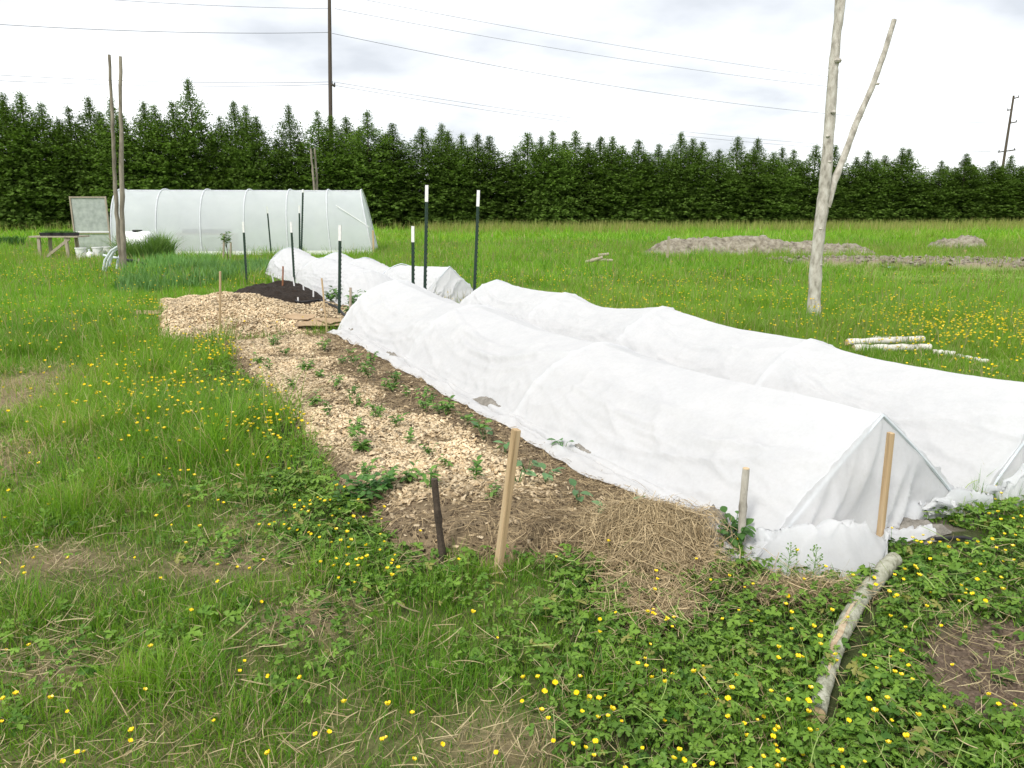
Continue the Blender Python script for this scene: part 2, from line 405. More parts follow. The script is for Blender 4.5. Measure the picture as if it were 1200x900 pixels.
r, s, x, y = rnd_rs(52000, .4, 3.4, 9.6, 15.2)
k = (pile_mask(r, s) > .25) & (R.random(len(r)) < np.where(r > 2.2, .35, 1)) & ~((((r - 2.45) / .75) ** 2 + ((s - 13.7) / 1.1) ** 2) < 1)
chips('chips', x[k], y[k], pile_h, pile, 'stuff', 1.15)

def strips(x, y, zf, L, W, nseg=4, curl=.6, lift=.25, zoff=.012):
    """thin bent strips lying about (straw, dead grass)"""
    n = len(x); t = np.linspace(-.5, .5, nseg + 1)
    az = R.uniform(0, 2 * PI, n); cv = R.normal(0, curl, n)
    a = az[:, None] + cv[:, None] * t[None]
    seg = (L / nseg)[:, None]
    px = x[:, None] + np.cumsum(np.cos(a) * seg, 1) - np.cos(a) * seg; py = y[:, None] + np.cumsum(np.sin(a) * seg, 1) - np.sin(a) * seg
    sl = R.normal(0, lift, n)[:, None] * (t[None] * L[:, None]) + R.uniform(-.003, zoff * 2, n)[:, None]
    pz = zf(px.ravel(), py.ravel()).reshape(px.shape) + np.maximum(sl, 0) + .006 + R.uniform(0, zoff, n)[:, None]
    w = (W[:, None] * .5) * np.array([.7, 1, 1, 1, .6])[None, :nseg + 1]
    nx, ny = -np.sin(a), np.cos(a)
    ti = R.normal(0, .6, n)[:, None]
    A = np.stack([px + nx * w, py + ny * w, pz + w * ti], 2); B = np.stack([px - nx * w, py - ny * w, pz - w * ti], 2)
    V = np.stack([A, B], 2).reshape(n, -1, 3); m = 2 * (nseg + 1)
    q = np.array([(2 * i, 2 * i + 1, 2 * i + 3, 2 * i + 2) for i in range(nseg)])
    T = (q[None] + (np.arange(n) * m)[:, None, None]).reshape(-1, 4)
    return V.reshape(-1, 3), T, m
def straw_obj(name, x, y, zf, L0, L1, W0, W1, c1, c2, curl=.7, lift=.2, zoff=.015, dark=.15):
    n = len(x); V, T, m = strips(x, y, zf, R.uniform(L0, L1, n), R.uniform(W0, W1, n), 4, curl, lift, zoff)
    c = mixc(c1, c2, R.random(n)); d = R.random(n) < dark; c[d] *= .5
    return tag(link(name, np_mesh(name, V, T, M_straw, percol(c, m))), kind='stuff')
# straw on the bed
r, s, x, y = rnd_rs(95000, 1.0, 2.36, 2.4, 9.6)
p = (.25 + .3 * strawzone(r, s)) * (1 - .8 * chipzone(r, s)); k = (bed_mask(r, s) > .2) & (R.random(len(r)) < p)
straw_obj('bed_straw', x[k], y[k], top_h, .02, .1, .0011, .003, (.17, .12, .065), (.46, .35, .2), .5)
# straw heap spilling off the near end of the bed
n = 17000; c0 = G(765, 655); x = c0.x + R.normal(0, .135, n); y = c0.y + R.normal(0, .14, n)
x2 = np.concatenate([x, G(765, 715).x + R.normal(0, .09, 2500), G(940, 705).x + R.normal(0, .13, 1500)]); y2 = np.concatenate([y, G(765, 715).y + R.normal(0, .1, 2500), G(940, 705).y + R.normal(0, .04, 1500)])
def heap_h(x, y):
    return top_h(x, y) + .1 * np.exp(-(((x - c0.x) / .24) ** 2 + ((y - c0.y) / .2) ** 2)) * (.6 + .8 * fbm(x * 7, y * 7, 71))
straw_obj('spilled_straw', x2, y2, heap_h, .03, .14, .0009, .0026, (.24, .17, .085), (.62, .49, .29), .6, .32, .03, .25)
# dead grass in the worn patches
n = 130000; y = 1.4 + 6.5 * R.random(n) ** 1.3; x = R.uniform(-1, 1, n) * (.78 * y + .4)
p = np.maximum(dry(x, y) * .5, .11) * (1 - blocked(x, y)) + soilpatch(x, y) * .22
k = R.random(n) < p
straw_obj('dead_grass', x[k], y[k], hg, .025, .13, .001, .0026, (.22, .165, .08), (.5, .42, .24), .45, .35, .03, .2)

# grass blades
def blades(x, y, z, h, w, lean, col, nseg):
    n = len(x); az = R.uniform(0, 2 * PI, n); t = np.linspace(0, 1, nseg + 1)
    la = lean[:, None]; bend = (t ** 1.8)[None] * la
    dx = np.cos(az)[:, None] * bend * h[:, None]; dy = np.sin(az)[:, None] * bend * h[:, None]
    dz = h[:, None] * (t[None] - .35 * la * (t ** 2.2)[None])
    f = az + PI / 2 + R.normal(0, .5, n); wx = np.cos(f)[:, None]; wy = np.sin(f)[:, None]
    wt = (w[:, None] * .5) * (1 - t ** 2)[None]
    P = np.stack([x[:, None] + dx, y[:, None] + dy, z[:, None] + dz], 2); Wv = np.stack([wx * wt, wy * wt, 0 * wt], 2)
    V = np.empty((n, 2 * nseg + 1, 3)); V[:, 0:2 * nseg:2] = (P - Wv)[:, :-1]; V[:, 1:2 * nseg:2] = (P + Wv)[:, :-1]; V[:, -1] = P[:, -1]
    T = []
    for i in range(nseg - 1): T += [(2 * i, 2 * i + 1, 2 * i + 3), (2 * i, 2 * i + 3, 2 * i + 2)]
    T.append((2 * nseg - 2, 2 * nseg - 1, 2 * nseg))
    T = (np.array(T)[None] + (np.arange(n) * (2 * nseg + 1))[:, None, None]).reshape(-1, 3)
    cc = np.repeat(col[:, None, :], 2 * nseg + 1, 1)
    return V.reshape(-1, 3), T, cc.reshape(-1, 3)
def grass_band(name, n, y0, y1, h0, h1, w0, w1, nseg, power=1.0):
    nc = int(n / 7)                                     # tufts
    cy = y0 + (y1 - y0) * R.random(nc) ** power; cx = R.uniform(-1, 1, nc) * (.76 * cy + 2.3)
    y = np.repeat(cy, 7); sp = .03 * (1 + cy / 6); x = np.repeat(cx, 7) + R.normal(0, 1, nc * 7) * np.repeat(sp, 7); y = y + R.normal(0, 1, nc * 7) * np.repeat(sp, 7)
    d = dry(x, y); cl = clover(x, y); lu = lush(x, y); bl = blocked(x, y)
    p = (1 - bl) * (1 - .72 * d) * (1 - .62 * cl)
    k = R.random(len(x)) < p
    x, y, d, lu, cl = x[k], y[k], d[k], lu[k], cl[k]; m = len(x)
    n1 = fbm(x * 1.3, y * 1.3, 81); n2 = fbm(x * .2, y * .2, 82)
    h = R.uniform(h0, h1, m) * (1 - .75 * np.exp(-((y - 17.2) / 2.2) ** 2) * sstep(7, 9, x)) * (.6 + .8 * n1) * (1 + 2.1 * lu) * (1 - .6 * d)
    h *= 1 + 1.3 * sstep(.56, .72, fbm(x * 2.6, y * 2.6, 83))
    w = R.uniform(w0, w1, m); lean = np.abs(R.normal(.45, .3, m)) + .1
    c = mixc((.082, .205, .015), (.20, .345, .03), np.clip(R.normal(.45, .3, m) + (n1 - .5) * 1.4, 0, 1))
    c = c * (1 + .3 * sstep(7, 14, y))[:, None]
    yel = np.clip((n2 - .42) * 2.2 + R.normal(0, .18, m), 0, 1) * sstep(3, 12, y) * .75
    c = c + (np.array([.23, .31, .05])[None] - c) * yel[:, None]
    br = R.random(m) < (.09 + .3 * d); c[br] = mixc((.28, .24, .1), (.5, .43, .24), R.random(br.sum()))
    z = hg(x, y) - .005
    V, T, cc = blades(x, y, z, h, w, lean, c, nseg)
    return tag(link(name, np_mesh(name, V, T, M_grass, cc)), kind='stuff')
grass_band('lawn_grass', 190000, 1.35, 4.2, .03, .085, .0022, .0045, 3)
grass_band('lawn_grass', 180000, 4.0, 8.5, .05, .12, .003, .007, 3)
grass_band('meadow_grass', 170000, 8.0, 17, .07, .17, .005, .01, 2)
grass_band('meadow_grass', 190000, 16, 36, .1, .24, .01, .02, 2)
grass_band('meadow_grass', 120000, 34, 62, .15, .35, .025, .05, 2)
# tall seeding grass in front of the hedge
def tallgrass():
    n = 60000; x = R.uniform(-42, 52, n); y = R.uniform(34, 64, n); hl = 57.4 + x * .173
    k = (y < hl - 1.2) & (y > hl - 16 + 8 * fbm(x * .15, y * .15, 91)) & (x > -6) ; k |= (y < hl - .6) & (y > hl - 3)
    x, y = x[k], y[k]; m = len(x)
    c = mixc((.17, .22, .05), (.34, .31, .12), np.clip(R.normal(.5, .25, m), 0, 1))
    V, T, cc = blades(x, y, hg(x, y), R.uniform(.45, .95, m), R.uniform(.02, .05, m), np.abs(R.normal(.2, .15, m)), c, 2)
    tag(link('tall_meadow_grass', np_mesh('tall_meadow_grass', V, T, M_grass, cc)), kind='stuff')
tallgrass()

# thin seeding stalks standing above the sward
n = 26000; y = 3 + 33 * R.random(n) ** .8; x = R.uniform(-1, 1, n) * (.76 * y + .5); k = R.random(n) < (1 - blocked(x, y)) * (1 - clover(x, y)) * (.15 + .85 * sstep(.4, .65, fbm(x * .5, y * .5, 84))); x, y = x[k], y[k]; m = len(x)
V, T, cc = blades(x, y, hg(x, y), R.uniform(.18, .42, m) * (.6 + .4 * sstep(4, 12, y)), .0025 + .0007 * y * R.uniform(.5, 1, m), np.abs(R.normal(.3, .2, m)), mixc((.2, .26, .07), (.42, .33, .2), R.random(m)), 2)
tag(link('seeding_grass', np_mesh('seeding_grass', V, T, M_grass, cc)), kind='stuff')
# low broad-leaved ground cover (three-part toothed leaves on stalks)
def leaflet(a, L=1.0, W=.55):
    pts = [(0, 0), (.3, .5), (.5, .38), (.62, .62), (.75, .36), (.9, .3), (1, 0), (.9, -.3), (.75, -.36), (.62, -.62), (.5, -.38), (.3, -.5)]
    ca, sa = math.cos(a), math.sin(a); V = []
    for u, v in pts:
        x, y = u * L, v * W; V.append((x * ca - y * sa, x * sa + y * ca, .12 * abs(v) - .25 * u * u))
    return V, [(0, 1, 2), (0, 2, 3), (0, 3, 4), (0, 4, 5), (0, 5, 6), (0, 6, 7), (0, 7, 8), (0, 8, 9), (0, 9, 10), (0, 10, 11)]
LV, LF = [], []
for a in (-1.25, 0, 1.25):
    v, f = leaflet(a, 1 if a == 0 else .9); b = len(LV); LV += v; LF += [tuple(b + i for i in q) for q in f]
b = len(LV); LV += [(0, -.03, 0), (0, .03, 0), (-.25, .03, -1.2), (-.25, -.03, -1.2)]; LF += [(b, b + 1, b + 2), (b, b + 2, b + 3)]
def cover_leaves(name, n, y0, y1, s0, s1, hmax):
    y = y0 + (y1 - y0) * R.random(n); x = R.uniform(-1, 1, n) * (.76 * y + 2)
    k = R.random(n) < clover(x, y) * (1 - blocked(x, y)) * (1 - .75 * dry(x, y)) + .3 * (y < 5) * (1 - blocked(x, y)) * sstep(.4, .65, fbm(x * 2.7, y * 2.7, 96))
    x, y = x[k], y[k]; m = len(x)
    hh = R.uniform(.012, hmax, m) * (.45 + 1.1 * fbm(x * 2.5, y * 2.5, 92))
    pos = np.stack([x, y, hg(x, y) + hh], 1)
    c = mixc((.06, .155, .018), (.20, .35, .045), np.clip(R.normal(.35, .3, m) + hh * 4, 0, 1)); yl = R.random(m) < .04; c[yl] = (.3, .3, .08)
    V, T = scatter(LV, LF, pos, rotmats(R.uniform(0, 2 * PI, m), R.normal(.1, .4, m), R.normal(0, .35, m)), s0 + (s1 - s0) * R.beta(1.2, 2.2, m) * (.7 + .8 * fbm(x * 1.9, y * 1.9, 99)))
    return tag(link(name, np_mesh(name, V, T, M_leaf, percol(c * (.75 + .5 * fbm(x * 3.3, y * 3.3, 100))[:, None], len(LV)))), kind='stuff')
cover_leaves('buttercup_leaves', 62000, 1.4, 4.4, .009, .046, .085)
cover_leaves('buttercup_leaves', 36000, 4.2, 11, .017, .038, .10)

# ------------------------------------------------------------------ buttercups
def petals(rad=.012):
    V, Fs = [], []
    for i in range(5):
        a = 2 * PI * i / 5; ca, sa = math.cos(a), math.sin(a); b = len(V)
        for u, v, z in ((.12, 0, 0), (.55, .45, .3), (.8, .45, .8), (.86, 0, .95), (.8, -.45, .8), (.55, -.45, .3)):
            V.append(((u * ca - v * sa) * rad, (u * sa + v * ca) * rad, z * rad * 1.05))
        Fs += [(b, b + 1, b + 2, b + 3), (b, b + 3, b + 4, b + 5)]
    b = len(V)
    for i in range(6): V.append((math.cos(i * PI / 3) * rad * .3, math.sin(i * PI / 3) * rad * .3, rad * .22))
    V.append((0, 0, rad * .4)); Fs += [(b + i, b + (i + 1) % 6, b + 6) for i in range(6)]
    return V, Fs
PV, PF = petals()
flower_me = []
for k_, sc_ in enumerate((1.0, 1.15, .85)):
    me = bpy.data.meshes.new('flower'); me.from_pydata([(a * sc_, b * sc_, c * sc_) for a, b, c in PV], [], PF); me.materials.append(M_petal); me.update(); flower_me.append(me)
stem_me = []
for i in range(6):
    h = (.1, .13, .16, .12, .19, .15)[i]; lx, ly = random.uniform(-.05, .05), random.uniform(-.05, .05)
    mb = MB(); top = Vector((lx, ly, h)); mb.tube([(0, 0, -.02), (lx * .3, ly * .3, h * .5), top], [.0014, .0012, .001], 5)
    if i % 2: mb.tube([(lx * .25, ly * .25, h * .4), (-lx, ly + .03, h * .75)], [.001, .0008], 4)
    stem_me.append((mb.mesh('buttercup', M_stem), top))
def flower_prob(x, y):
    r, s = rs(x, y)
    return np.clip(.16 + .9 * clover(x, y) + ell(x, y, 330, 500, .7, .8, .7) + ell(x, y, 230, 470, .7, .8, .4), 0, 1) * (1 - blocked(x, y)) * (1 - .6 * dry(x, y)) * (.3 + 1.2 * sstep(.35, .65, fbm(x * 1.6, y * 1.6, 93)))
def pick(n, y0, y1):
    out = []
    y = R.uniform(y0, y1, n * 14); x = R.uniform(-1, 1, n * 14) * (.72 * y + .1); k = R.random(len(x)) < flower_prob(x, y) * .8
    return x[k][:n], y[k][:n]
FX, FY = pick(295, 1.75, 4.6)
BG = 'buttercups flowering in the near grass'
def side_label(x, y):
    r, s = rs(x, y)
    if x > 1.05: return 'yellow buttercup on a thin stem right of the fallen log'
    if x > .1 and y < 3.4: return 'yellow buttercup on a thin stem in the low leafy cover before the white covers'
    if r > .35 and s > 2.8: return 'yellow buttercup on a thin stem along the grassy edge of the planted bed'
    return 'yellow buttercup on a thin stem in the worn lawn at the lower left'
for i in range(len(FX)):
    me, top = stem_me[i % 6]; o = link('buttercup', me); x, y = float(FX[i]), float(FY[i])
    o.location = (x, y, float(hg(x, y))); o.rotation_euler = (0, 0, random.uniform(0, 6.28)); k = random.uniform(.52, .82); o.scale = (k, k, k)
    lab = side_label(x, y); tag(o, lab, 'buttercup', BG + ', ' + lab.split('stem ')[1])
    fl = link('flower', flower_me[i % 3], o, top); fl.rotation_euler = (random.uniform(-.4, .4), random.uniform(-.4, .4), random.uniform(0, 6))
x, y = pick(1300, 4.6, 13)
def bloom_stuff(name, x, y, h0, h1, s0, s1):
    n = len(x); pos = np.stack([x, y, hg(x, y) + R.uniform(h0, h1, n)], 1); q = R.uniform(s0, s1, n) / .012
    V, T = scatter(PV, [f for f in PF if len(f) == 4], pos, rotmats(R.uniform(0, 6.28, n), R.normal(0, .3, n)), q)
    tag(link(name, np_mesh(name, V, T, M_petal)), kind='stuff')
bloom_stuff('buttercup_blooms', x, y, .12, .26, .009, .014)
x, y = pick(110, 1.75, 4.6)
bloom_stuff('buttercup_blooms', x, y, .07, .13, .007, .0105)
# far drifts of yellow
n = 60000; y = 8 + 44 * R.random(n) ** 1.5; x = R.uniform(-1, 1, n) * (.74 * y); r_, s_ = rs(x, y)
nn = fbm(x * .35, y * .35, 94)
p = sstep(.52, .75, nn) * .12 + ell(x, y, 1160, 400, 1.6, 1.8, .36) + ell(x, y, 860, 350, 3, 2, .22) + ell(x, y, 700, 335, 3.5, 2, .2) + ell(x, y, 130, 320, 2, 3, .35) + ell(x, y, 90, 300, 3, 3, .25) + ell(x, y, 250, 345, 1.2, 1.8, .18) + ell(x, y, 210, 370, 1, 1.2, .2) + ell(x, y, 30, 280, 6, 5, .3) + ell(x, y, 560, 283, 9, 6, .12)
k = R.random(n) < p * (1 - blocked(x, y))
bloom_stuff('meadow_blooms', x[k], y[k], .14, .3, .009, .016)

# ------------------------------------------------------------------ low tunnels
def rnd_apex(q):      # the hoop bends round at its top
    q = np.minimum(q, 1); return np.clip(np.sqrt(q ** 2 + .02) - .1414 * (1 - q) - .00995 * q, 0, 1)
def tunnel(name, rc, hw, H, s0, s1, nh, seed, label, sag=.10, ext=.13, near=None, k0=.24, slope=.16, kend=.92, amp=1.0):
    """row cover over hoops; cross-sections along s. rc, hw, H may be callables of s."""
    f = lambda q, s: q(s) if callable(q) else q + 0 * s
    root = empty(name, (*xy(float(f(rc, s0)), s0), 0)); off = Vector((*xy(float(f(rc, s0)), s0), 0))
    tag(root, label, 'low tunnel', 'white fabric low tunnels')
    hs = np.linspace(s0, s1, nh)
    kprof = lambda q: k0 + (kend - k0) * np.exp(-(q - s0) / .7)
    ss = np.unique(np.concatenate([np.linspace(s0, s1, int((s1 - s0) / .026)), hs]))
    nv = 151; v = np.linspace(-1.0, 1.0, nv)
    ph = (ss - s0) / (s1 - s0) * (nh - 1); between = np.sin(np.pi * (ph % 1)) ** 1.0
    between = np.where((ss >= s1 - 1e-6), 0, between)
    S, Vv = np.meshgrid(ss, v, indexing='ij'); B = between[:, None] + 0 * Vv
    # arc param: |v|<=.86 hoop, outside = skirt lying on the soil
    a = rnd_apex(np.abs(Vv) / .84); sk = np.clip((np.abs(Vv) - .84) / .16, 0, 1)
    phi = a * PI / 2
    xx = np.sin(phi) ** (1.0) ; zz = np.cos(phi)
    xt = a; zt = 1 - a
    kk = kprof(S) + .16 * B
    X = xx * (1 - kk) + xt * kk; Z = zz * (1 - kk) + zt * kk
    Hh = f(H, S) * (1 + .03 * np.sin(S * 2.1 + seed)) - sag * B
    W = f(hw, S) * (1 + .05 * (fbm(S * 1.1, np.sign(Vv) * 3, seed + 3) - .5) * amp)
    sgn = np.sign(Vv)
    rr = f(rc, S) + sgn * X * W; z = Z * Hh
    # folds
    n1 = fbm(S * 1.1 + sgn * 5, a * 1.6 + S * .8 * sgn, seed + 5) - .5
    n2 = fbm(S * 3.0 - a * 4.5, a * 2.2 + sgn * 9, seed + 6) - .5
    n3 = fbm(S * 11, Vv * 14, seed + 7) - .5
    n4 = (1 - np.abs(2 * fbm(S * .9 + seed, a * 7.5 + 1.4 * B + sgn * 3, seed + 17, 3) - 1)) ** 5 * sstep(.3, .6, a)
    rg_ = np.random.default_rng(seed); pp = ph % 1; swag = np.zeros_like(S); si = np.minimum(ph.astype(int), nh - 2)
    for sd in (-1, 1):
        for q in range(nh - 1):
            mk = ((si == q)[:, None] & (sgn == sd))
            for _ in range(7):
                c_, d_, wd, A = rg_.uniform(.12, .62), rg_.uniform(.12, .34), rg_.uniform(.012, .03), rg_.uniform(.008, .026)
                x0, wl = rg_.uniform(.2, .8), rg_.uniform(.22, .5)
                ln = c_ + d_ * np.sin(PI * pp)[:, None] + .05 * (fbm(S * 2, 0 * S + c_ * 9, seed) - .5)
                swag += mk * A * np.exp(-((a - ln) / wd) ** 2) * np.exp(-((pp[:, None] - x0) / wl) ** 2)
    drape = np.sin(PI * np.clip(a, 0, 1)) ** .8
    ridge = (1 - np.abs(2 * fbm(S * 2.3 + a * 3.2, a * 3 - S * 1.7, seed + 8, 3) - 1)) ** 9
    dsp = amp * ((n1 * .045 + n2 * .02) * drape + ridge * .02 * drape + n3 * .003 + n4 * .02 * drape + swag)
    hr = np.zeros_like(S)
    for h_ in hs: hr += np.exp(-((S - h_) / .018) ** 2) * .012
    dsp += hr * (1 - sk)
    rr += sgn * dsp * xx; z += dsp * (zz * .8 + .2)
    # skirt
    e = ext * (.6 + .9 * fbm(S * 1.4, sgn * 4, seed + 9))
    rr += sgn * sk * e
    z = np.where(sk > 0, .02 + .05 * (fbm(S * 5, sk * 3 + sgn, seed + 10) - .2) * np.sin(PI * sk) + (1 - sk) * .01, z)
    z = np.maximum(z, .008) ; 
    xg, yg = xy(rr, S); wk = sstep(.8, .97, a); z = z + hg(xg, yg) * (1 - wk) + (top_h(xg, yg) + .012) * wk
    Vt = np.stack([xg, yg, z], 2).reshape(-1, 3) - np.array(off)[None]
    me = np_mesh('cover', Vt, grid_faces(len(ss), nv), M_fab, None, True); link('cover', me, root)
    # hoops under the cloth
    for i, h_ in enumerate(hs):
        pts = []
        for t in np.linspace(-1, 1, 25):
            aa = float(rnd_apex(abs(t))); kq = float(kprof(h_)); x1 = math.sin(aa * PI / 2) * (1 - kq) + aa * kq; z1 = math.cos(aa * PI / 2) * (1 - kq) + (1 - aa) * kq
            hh = float(f(H, h_)) * (1 + .03 * math.sin(h_ * 2.1 + seed)); w = float(f(hw, h_)) * .985
            p = xy(float(f(rc, h_)) + math.copysign(x1 * w, t), h_); pts.append(Vector((*p, z1 * hh - .006)) - off)
        MB().tube(pts, .009, 6).build('hoop', M_pipe, root, True)
    # end sheet: from the first hoop down to a line on the ground
    for which, tgt in ((0, near), (-1, None)):
        row = np.stack([xg[which], yg[which], z[which]], 1); sel = np.abs(v) <= .9; row = row[sel]; m = len(row)
        u = np.linspace(0, 1, m)
        if tgt is None:
            sdir = -1 if which == 0 else 1
            rg, sg = rs(row[:, 0], row[:, 1]); rcn = float(f(rc, ss[which]))
            d = slope + .1 * np.sin(PI * u) + .07 * (fbm(u * 6, 0 * u, seed + 12) - .5)
            gx, gy = xy(rcn + (rg - rcn) * 1.03, sg + sdir * d); tg = np.stack([gx, gy, hg(gx, gy) + .012], 1)
        else:
            P = np.array([tuple(G(px, py)) for px, py in tgt]); q = np.linspace(0, 1, len(P))
            tg = np.stack([np.interp(u, q, P[:, 0]), np.interp(u, q, P[:, 1]), 0 * u], 1); tg[:, 2] = hg(tg[:, 0], tg[:, 1]) + .012
        nt = 84; t = np.linspace(0, 1, nt)[:, None]
        # hang nearly straight down first, then run out over the ground
        if tgt is None: horiz = (.28 * t + .72 * t ** 2.6) if slope < .3 else t ** 1.15; vert = 1 - (1 - t) ** 1.35
        else:
            q = np.minimum(t / .52, 1); horiz = .14 * q + .86 * np.clip((t - .46) / .54, 0, 1) ** 1.1; vert = 1 - (1 - q) ** 1.25
        Px = row[None, :, 0] + (tg[None, :, 0] - row[None, :, 0]) * horiz; Py = row[None, :, 1] + (tg[None, :, 1] - row[None, :, 1]) * horiz
        Pz = row[None, :, 2] + (tg[None, :, 2] - row[None, :, 2]) * vert
        U = u[None] + 0 * t; Tt = t + 0 * u[None]
        fold = (1 - np.abs(2 * fbm(U * 6 + Tt * 2.4, Tt * .9, seed + 13, 2) - 1)) ** 6 * .085 * np.sin(PI * np.minimum(Tt * 1.1, 1)) + (fbm(U * 5, Tt * 3, seed + 14) - .5) * .07 * np.sin(PI * Tt * .97)
        if tgt is not None:
            low = sstep(.5, .66, Tt); bun = np.exp(-((U - .29) / .16) ** 2) * .19 + np.exp(-((U - .88) / .1) ** 2) * .09
            Pz = Pz + low * np.sin(PI * np.clip((Tt - .5) / .5, 0, 1) ** .8) ** 1.25 * (bun * .8 + .03) * (.55 + .9 * fbm(U * 4.5 - Tt * 2, Tt * 2.5, seed + 15, 2))
            Pz = Pz + (1 - np.abs(2 * fbm(U * 11 - Tt * 5, Tt * 3 + U * 3, seed + 16, 2) - 1)) ** 4 * .075 * low * np.sin(PI * np.clip((Tt - .5) / .5, 0, 1))
        sdir = -1 if which == 0 else 1
        Px = Px + DX * sdir * fold; Py = Py + DY * sdir * fold
        Pz = np.maximum(Pz, hg(Px, Py) + .006)
        Vt = np.stack([Px, Py, Pz], 2).reshape(-1, 3) - np.array(off)[None]
        link('end_flap', np_mesh('end_flap', Vt, grid_faces(nt, m), M_fabbright if slope < .3 else M_fab, None, True), root)
    return root
near1 = [(876, 622), (874, 645), (893, 668), (928, 686), (963, 692), (1000, 692), (1036, 688), (1041, 668), (1030, 640), (1030, 622), (1060, 612), (1090, 610), (1125, 607), (1168, 600)]
tunnel('low_tunnel', lambda s: 3.22 + .03 * np.sin(s), .77, lambda s: .63 + .03 * sstep(7, 9, s), 2.36, 9.45, 4, 1, 'nearest white fabric low tunnel running beside the planted bed', near=near1, sag=.06)
tunnel('low_tunnel', 4.81, .70, lambda s: .60 + .02 * np.sin(s * 1.5), 2.35, 9.75, 5, 2, 'white fabric low tunnel farther right, along the flowering meadow', sag=.055, k0=.36,
       near=[(1165, 588), (1172, 600), (1190, 600), (1215, 600), (1240, 600), (1280, 595), (1330, 590), (1380, 580)])
tunnel('low_tunnel', lambda s: 3.98 + .02 * (s - 13), .62, lambda s: .57 + .03 * np.sin(s * 1.3 + 1), 13.0, 20.2, 3, 3, 'white fabric low tunnel beyond the compost, nearest the greenhouse', sag=.05, slope=.75, kend=.3, k0=.12)
tunnel('low_tunnel', 5.02, .60, lambda s: .66 - .15 * sstep(12.4, 15, s), 11.95, 19.2, 4, 4, 'white fabric low tunnel with a pointed end behind the tallest green posts', sag=.05)

# grey soil holding the cloth edges down
def clod(px, py, rx, ry, h, label, seed, name='soil_mound', mat=None, rz=None, cat='soil mound', group='grey soil mounds on the cloth edges', z0=None):
    c = G(px, py); nu, nv = 26, 40
    rr = np.linspace(0, 1, nu)[:, None]; a = np.linspace(0, 2 * PI, nv, endpoint=False)[None]
    e = 1 + .35 * (fbm(np.cos(a) * 2 + 5, np.sin(a) * 2 + 5, seed) - .5) * 2
    ang = math.atan2(DY, DX) if rz is None else rz
    lx = rr * np.cos(a) * rx * e; ly = rr * np.sin(a) * ry * e
    z = h * (1 - rr ** 1.7) * (.55 + .9 * fbm(lx * 4.2 / max(rx, .1) + seed, ly * 4.2 / max(rx, .1), seed + 1)) + (fbm(lx * 25, ly * 25, seed + 2) - .5) * h * .35 * (1 - rr ** 4) - .03 * rr ** 3
    X = lx * math.cos(ang) - ly * math.sin(ang); Y = lx * math.sin(ang) + ly * math.cos(ang)
    base = float(top_h(np.array([c.x]), np.array([c.y]))[0]) if z0 is None else z0
    V = np.stack([X, Y, z], 2).reshape(-1, 3)
    Fc = []
    for i in range(nu - 1):
        for k in range(nv): Fc.append((i * nv + k, (i + 1) * nv + k, (i + 1) * nv + (k + 1) % nv, i * nv + (k + 1) % nv))
    o = link(name, np_mesh(name, V, Fc, mat or M_greysoil, None, True)); o.location = (c.x, c.y, base + .035)
    return tag(o, label, cat, group)
clod(412, 401, .24, .05, .07, 'small grey soil mound at the far corner of the near cover', 1)
clod(462, 434, .3, .045, .05, 'thin grey soil streak on the far cloth hem', 2)
clod(574, 492, .3, .07, .055, 'pointed grey soil mound midway along the cloth hem', 3)
clod(680, 549, .26, .05, .05, 'low grey soil mound on the hem between the seedlings', 4)
clod(838, 630, .13, .10, .06, 'grey soil mound at the near corner beside the bark stick', 5)
clod(1062, 628, .22, .10, .06, 'flat grey soil mound behind the leaning stake', 6, rz=.2)
clod(1003, 618, .12, .06, .05, 'little grey soil mound under the sagging end cloth', 7, rz=.2)
# twisted hem strip hanging over the near end of the bed
pts = [(700, 552), (735, 572), (765, 590), (790, 604), (806, 616), (812, 630), (815, 645)]
def hem_strip():
    P = [G(px, py) for px, py in pts]; V = []; n = 40
    for i in range(n):
        t = i / (n - 1) * (len(P) - 1); k = min(int(t), len(P) - 2); p = P[k].lerp(P[k + 1], t - k)
        w = .05 + .03 * math.sin(i * .7) ; z = float(top_h(np.array([p.x]), np.array([p.y]))[0]) + .02
        for j in range(7):
            q = (j / 6 - .5) * 2; a = i * .12
            V.append((p.x + NX * q * w * math.cos(a * .4), p.y + NY * q * w, z + .03 * (1 - q * q) + .012 * math.sin(j * 2 + i * .8)))
    return link('fabric_strip', np_mesh('fabric_strip', V, grid_faces(n, 7), M_fab, None, True))
tag(hem_strip(), 'twisted loose strip of white fabric at the near corner of the bed', 'fabric strip')
# scraps and drip line in front of the near end
def scrap(px, py, L, seed, label):
    c = G(px, py); nu, nv = 16, 10; u, w = np.meshgrid(np.linspace(-1, 1, nu), np.linspace(-1, 1, nv), indexing='ij')
    V = np.stack([u * L, w * L * .35 * (1 - .4 * u ** 2) + .3 * L * (fbm(u * 2, w, seed) - .5), .02 + .09 * fbm(u * 3, w * 3, seed + 1) * (1 - .8 * w ** 2)], 2).reshape(-1, 3)
    o = link('fabric_scrap', np_mesh('fabric_scrap', V, grid_faces(nu, nv), M_fab, None, True)); o.location = (c.x, c.y, float(hg(c.x, c.y)) + .01); o.rotation_euler = (0, 0, .25)
    return tag(o, label, 'fabric scrap', 'torn scraps of white fabric')
scrap(1058, 636, .16, 3, 'longer torn white fabric scrap lying right of the leaning stake')
scrap(1100, 608, .09, 8, 'small torn white fabric tuft on the grey soil')
def hose(pp, rad, label, z=.02):
    P = []
    for px, py in pp:
        g = G(px, py); P.append((g.x, g.y, float(top_h(np.array([g.x]), np.array([g.y]))[0]) + z))
    return tag(MB().tube(P, rad, 8).build('hose', M_black, smooth=True), label, 'hose')
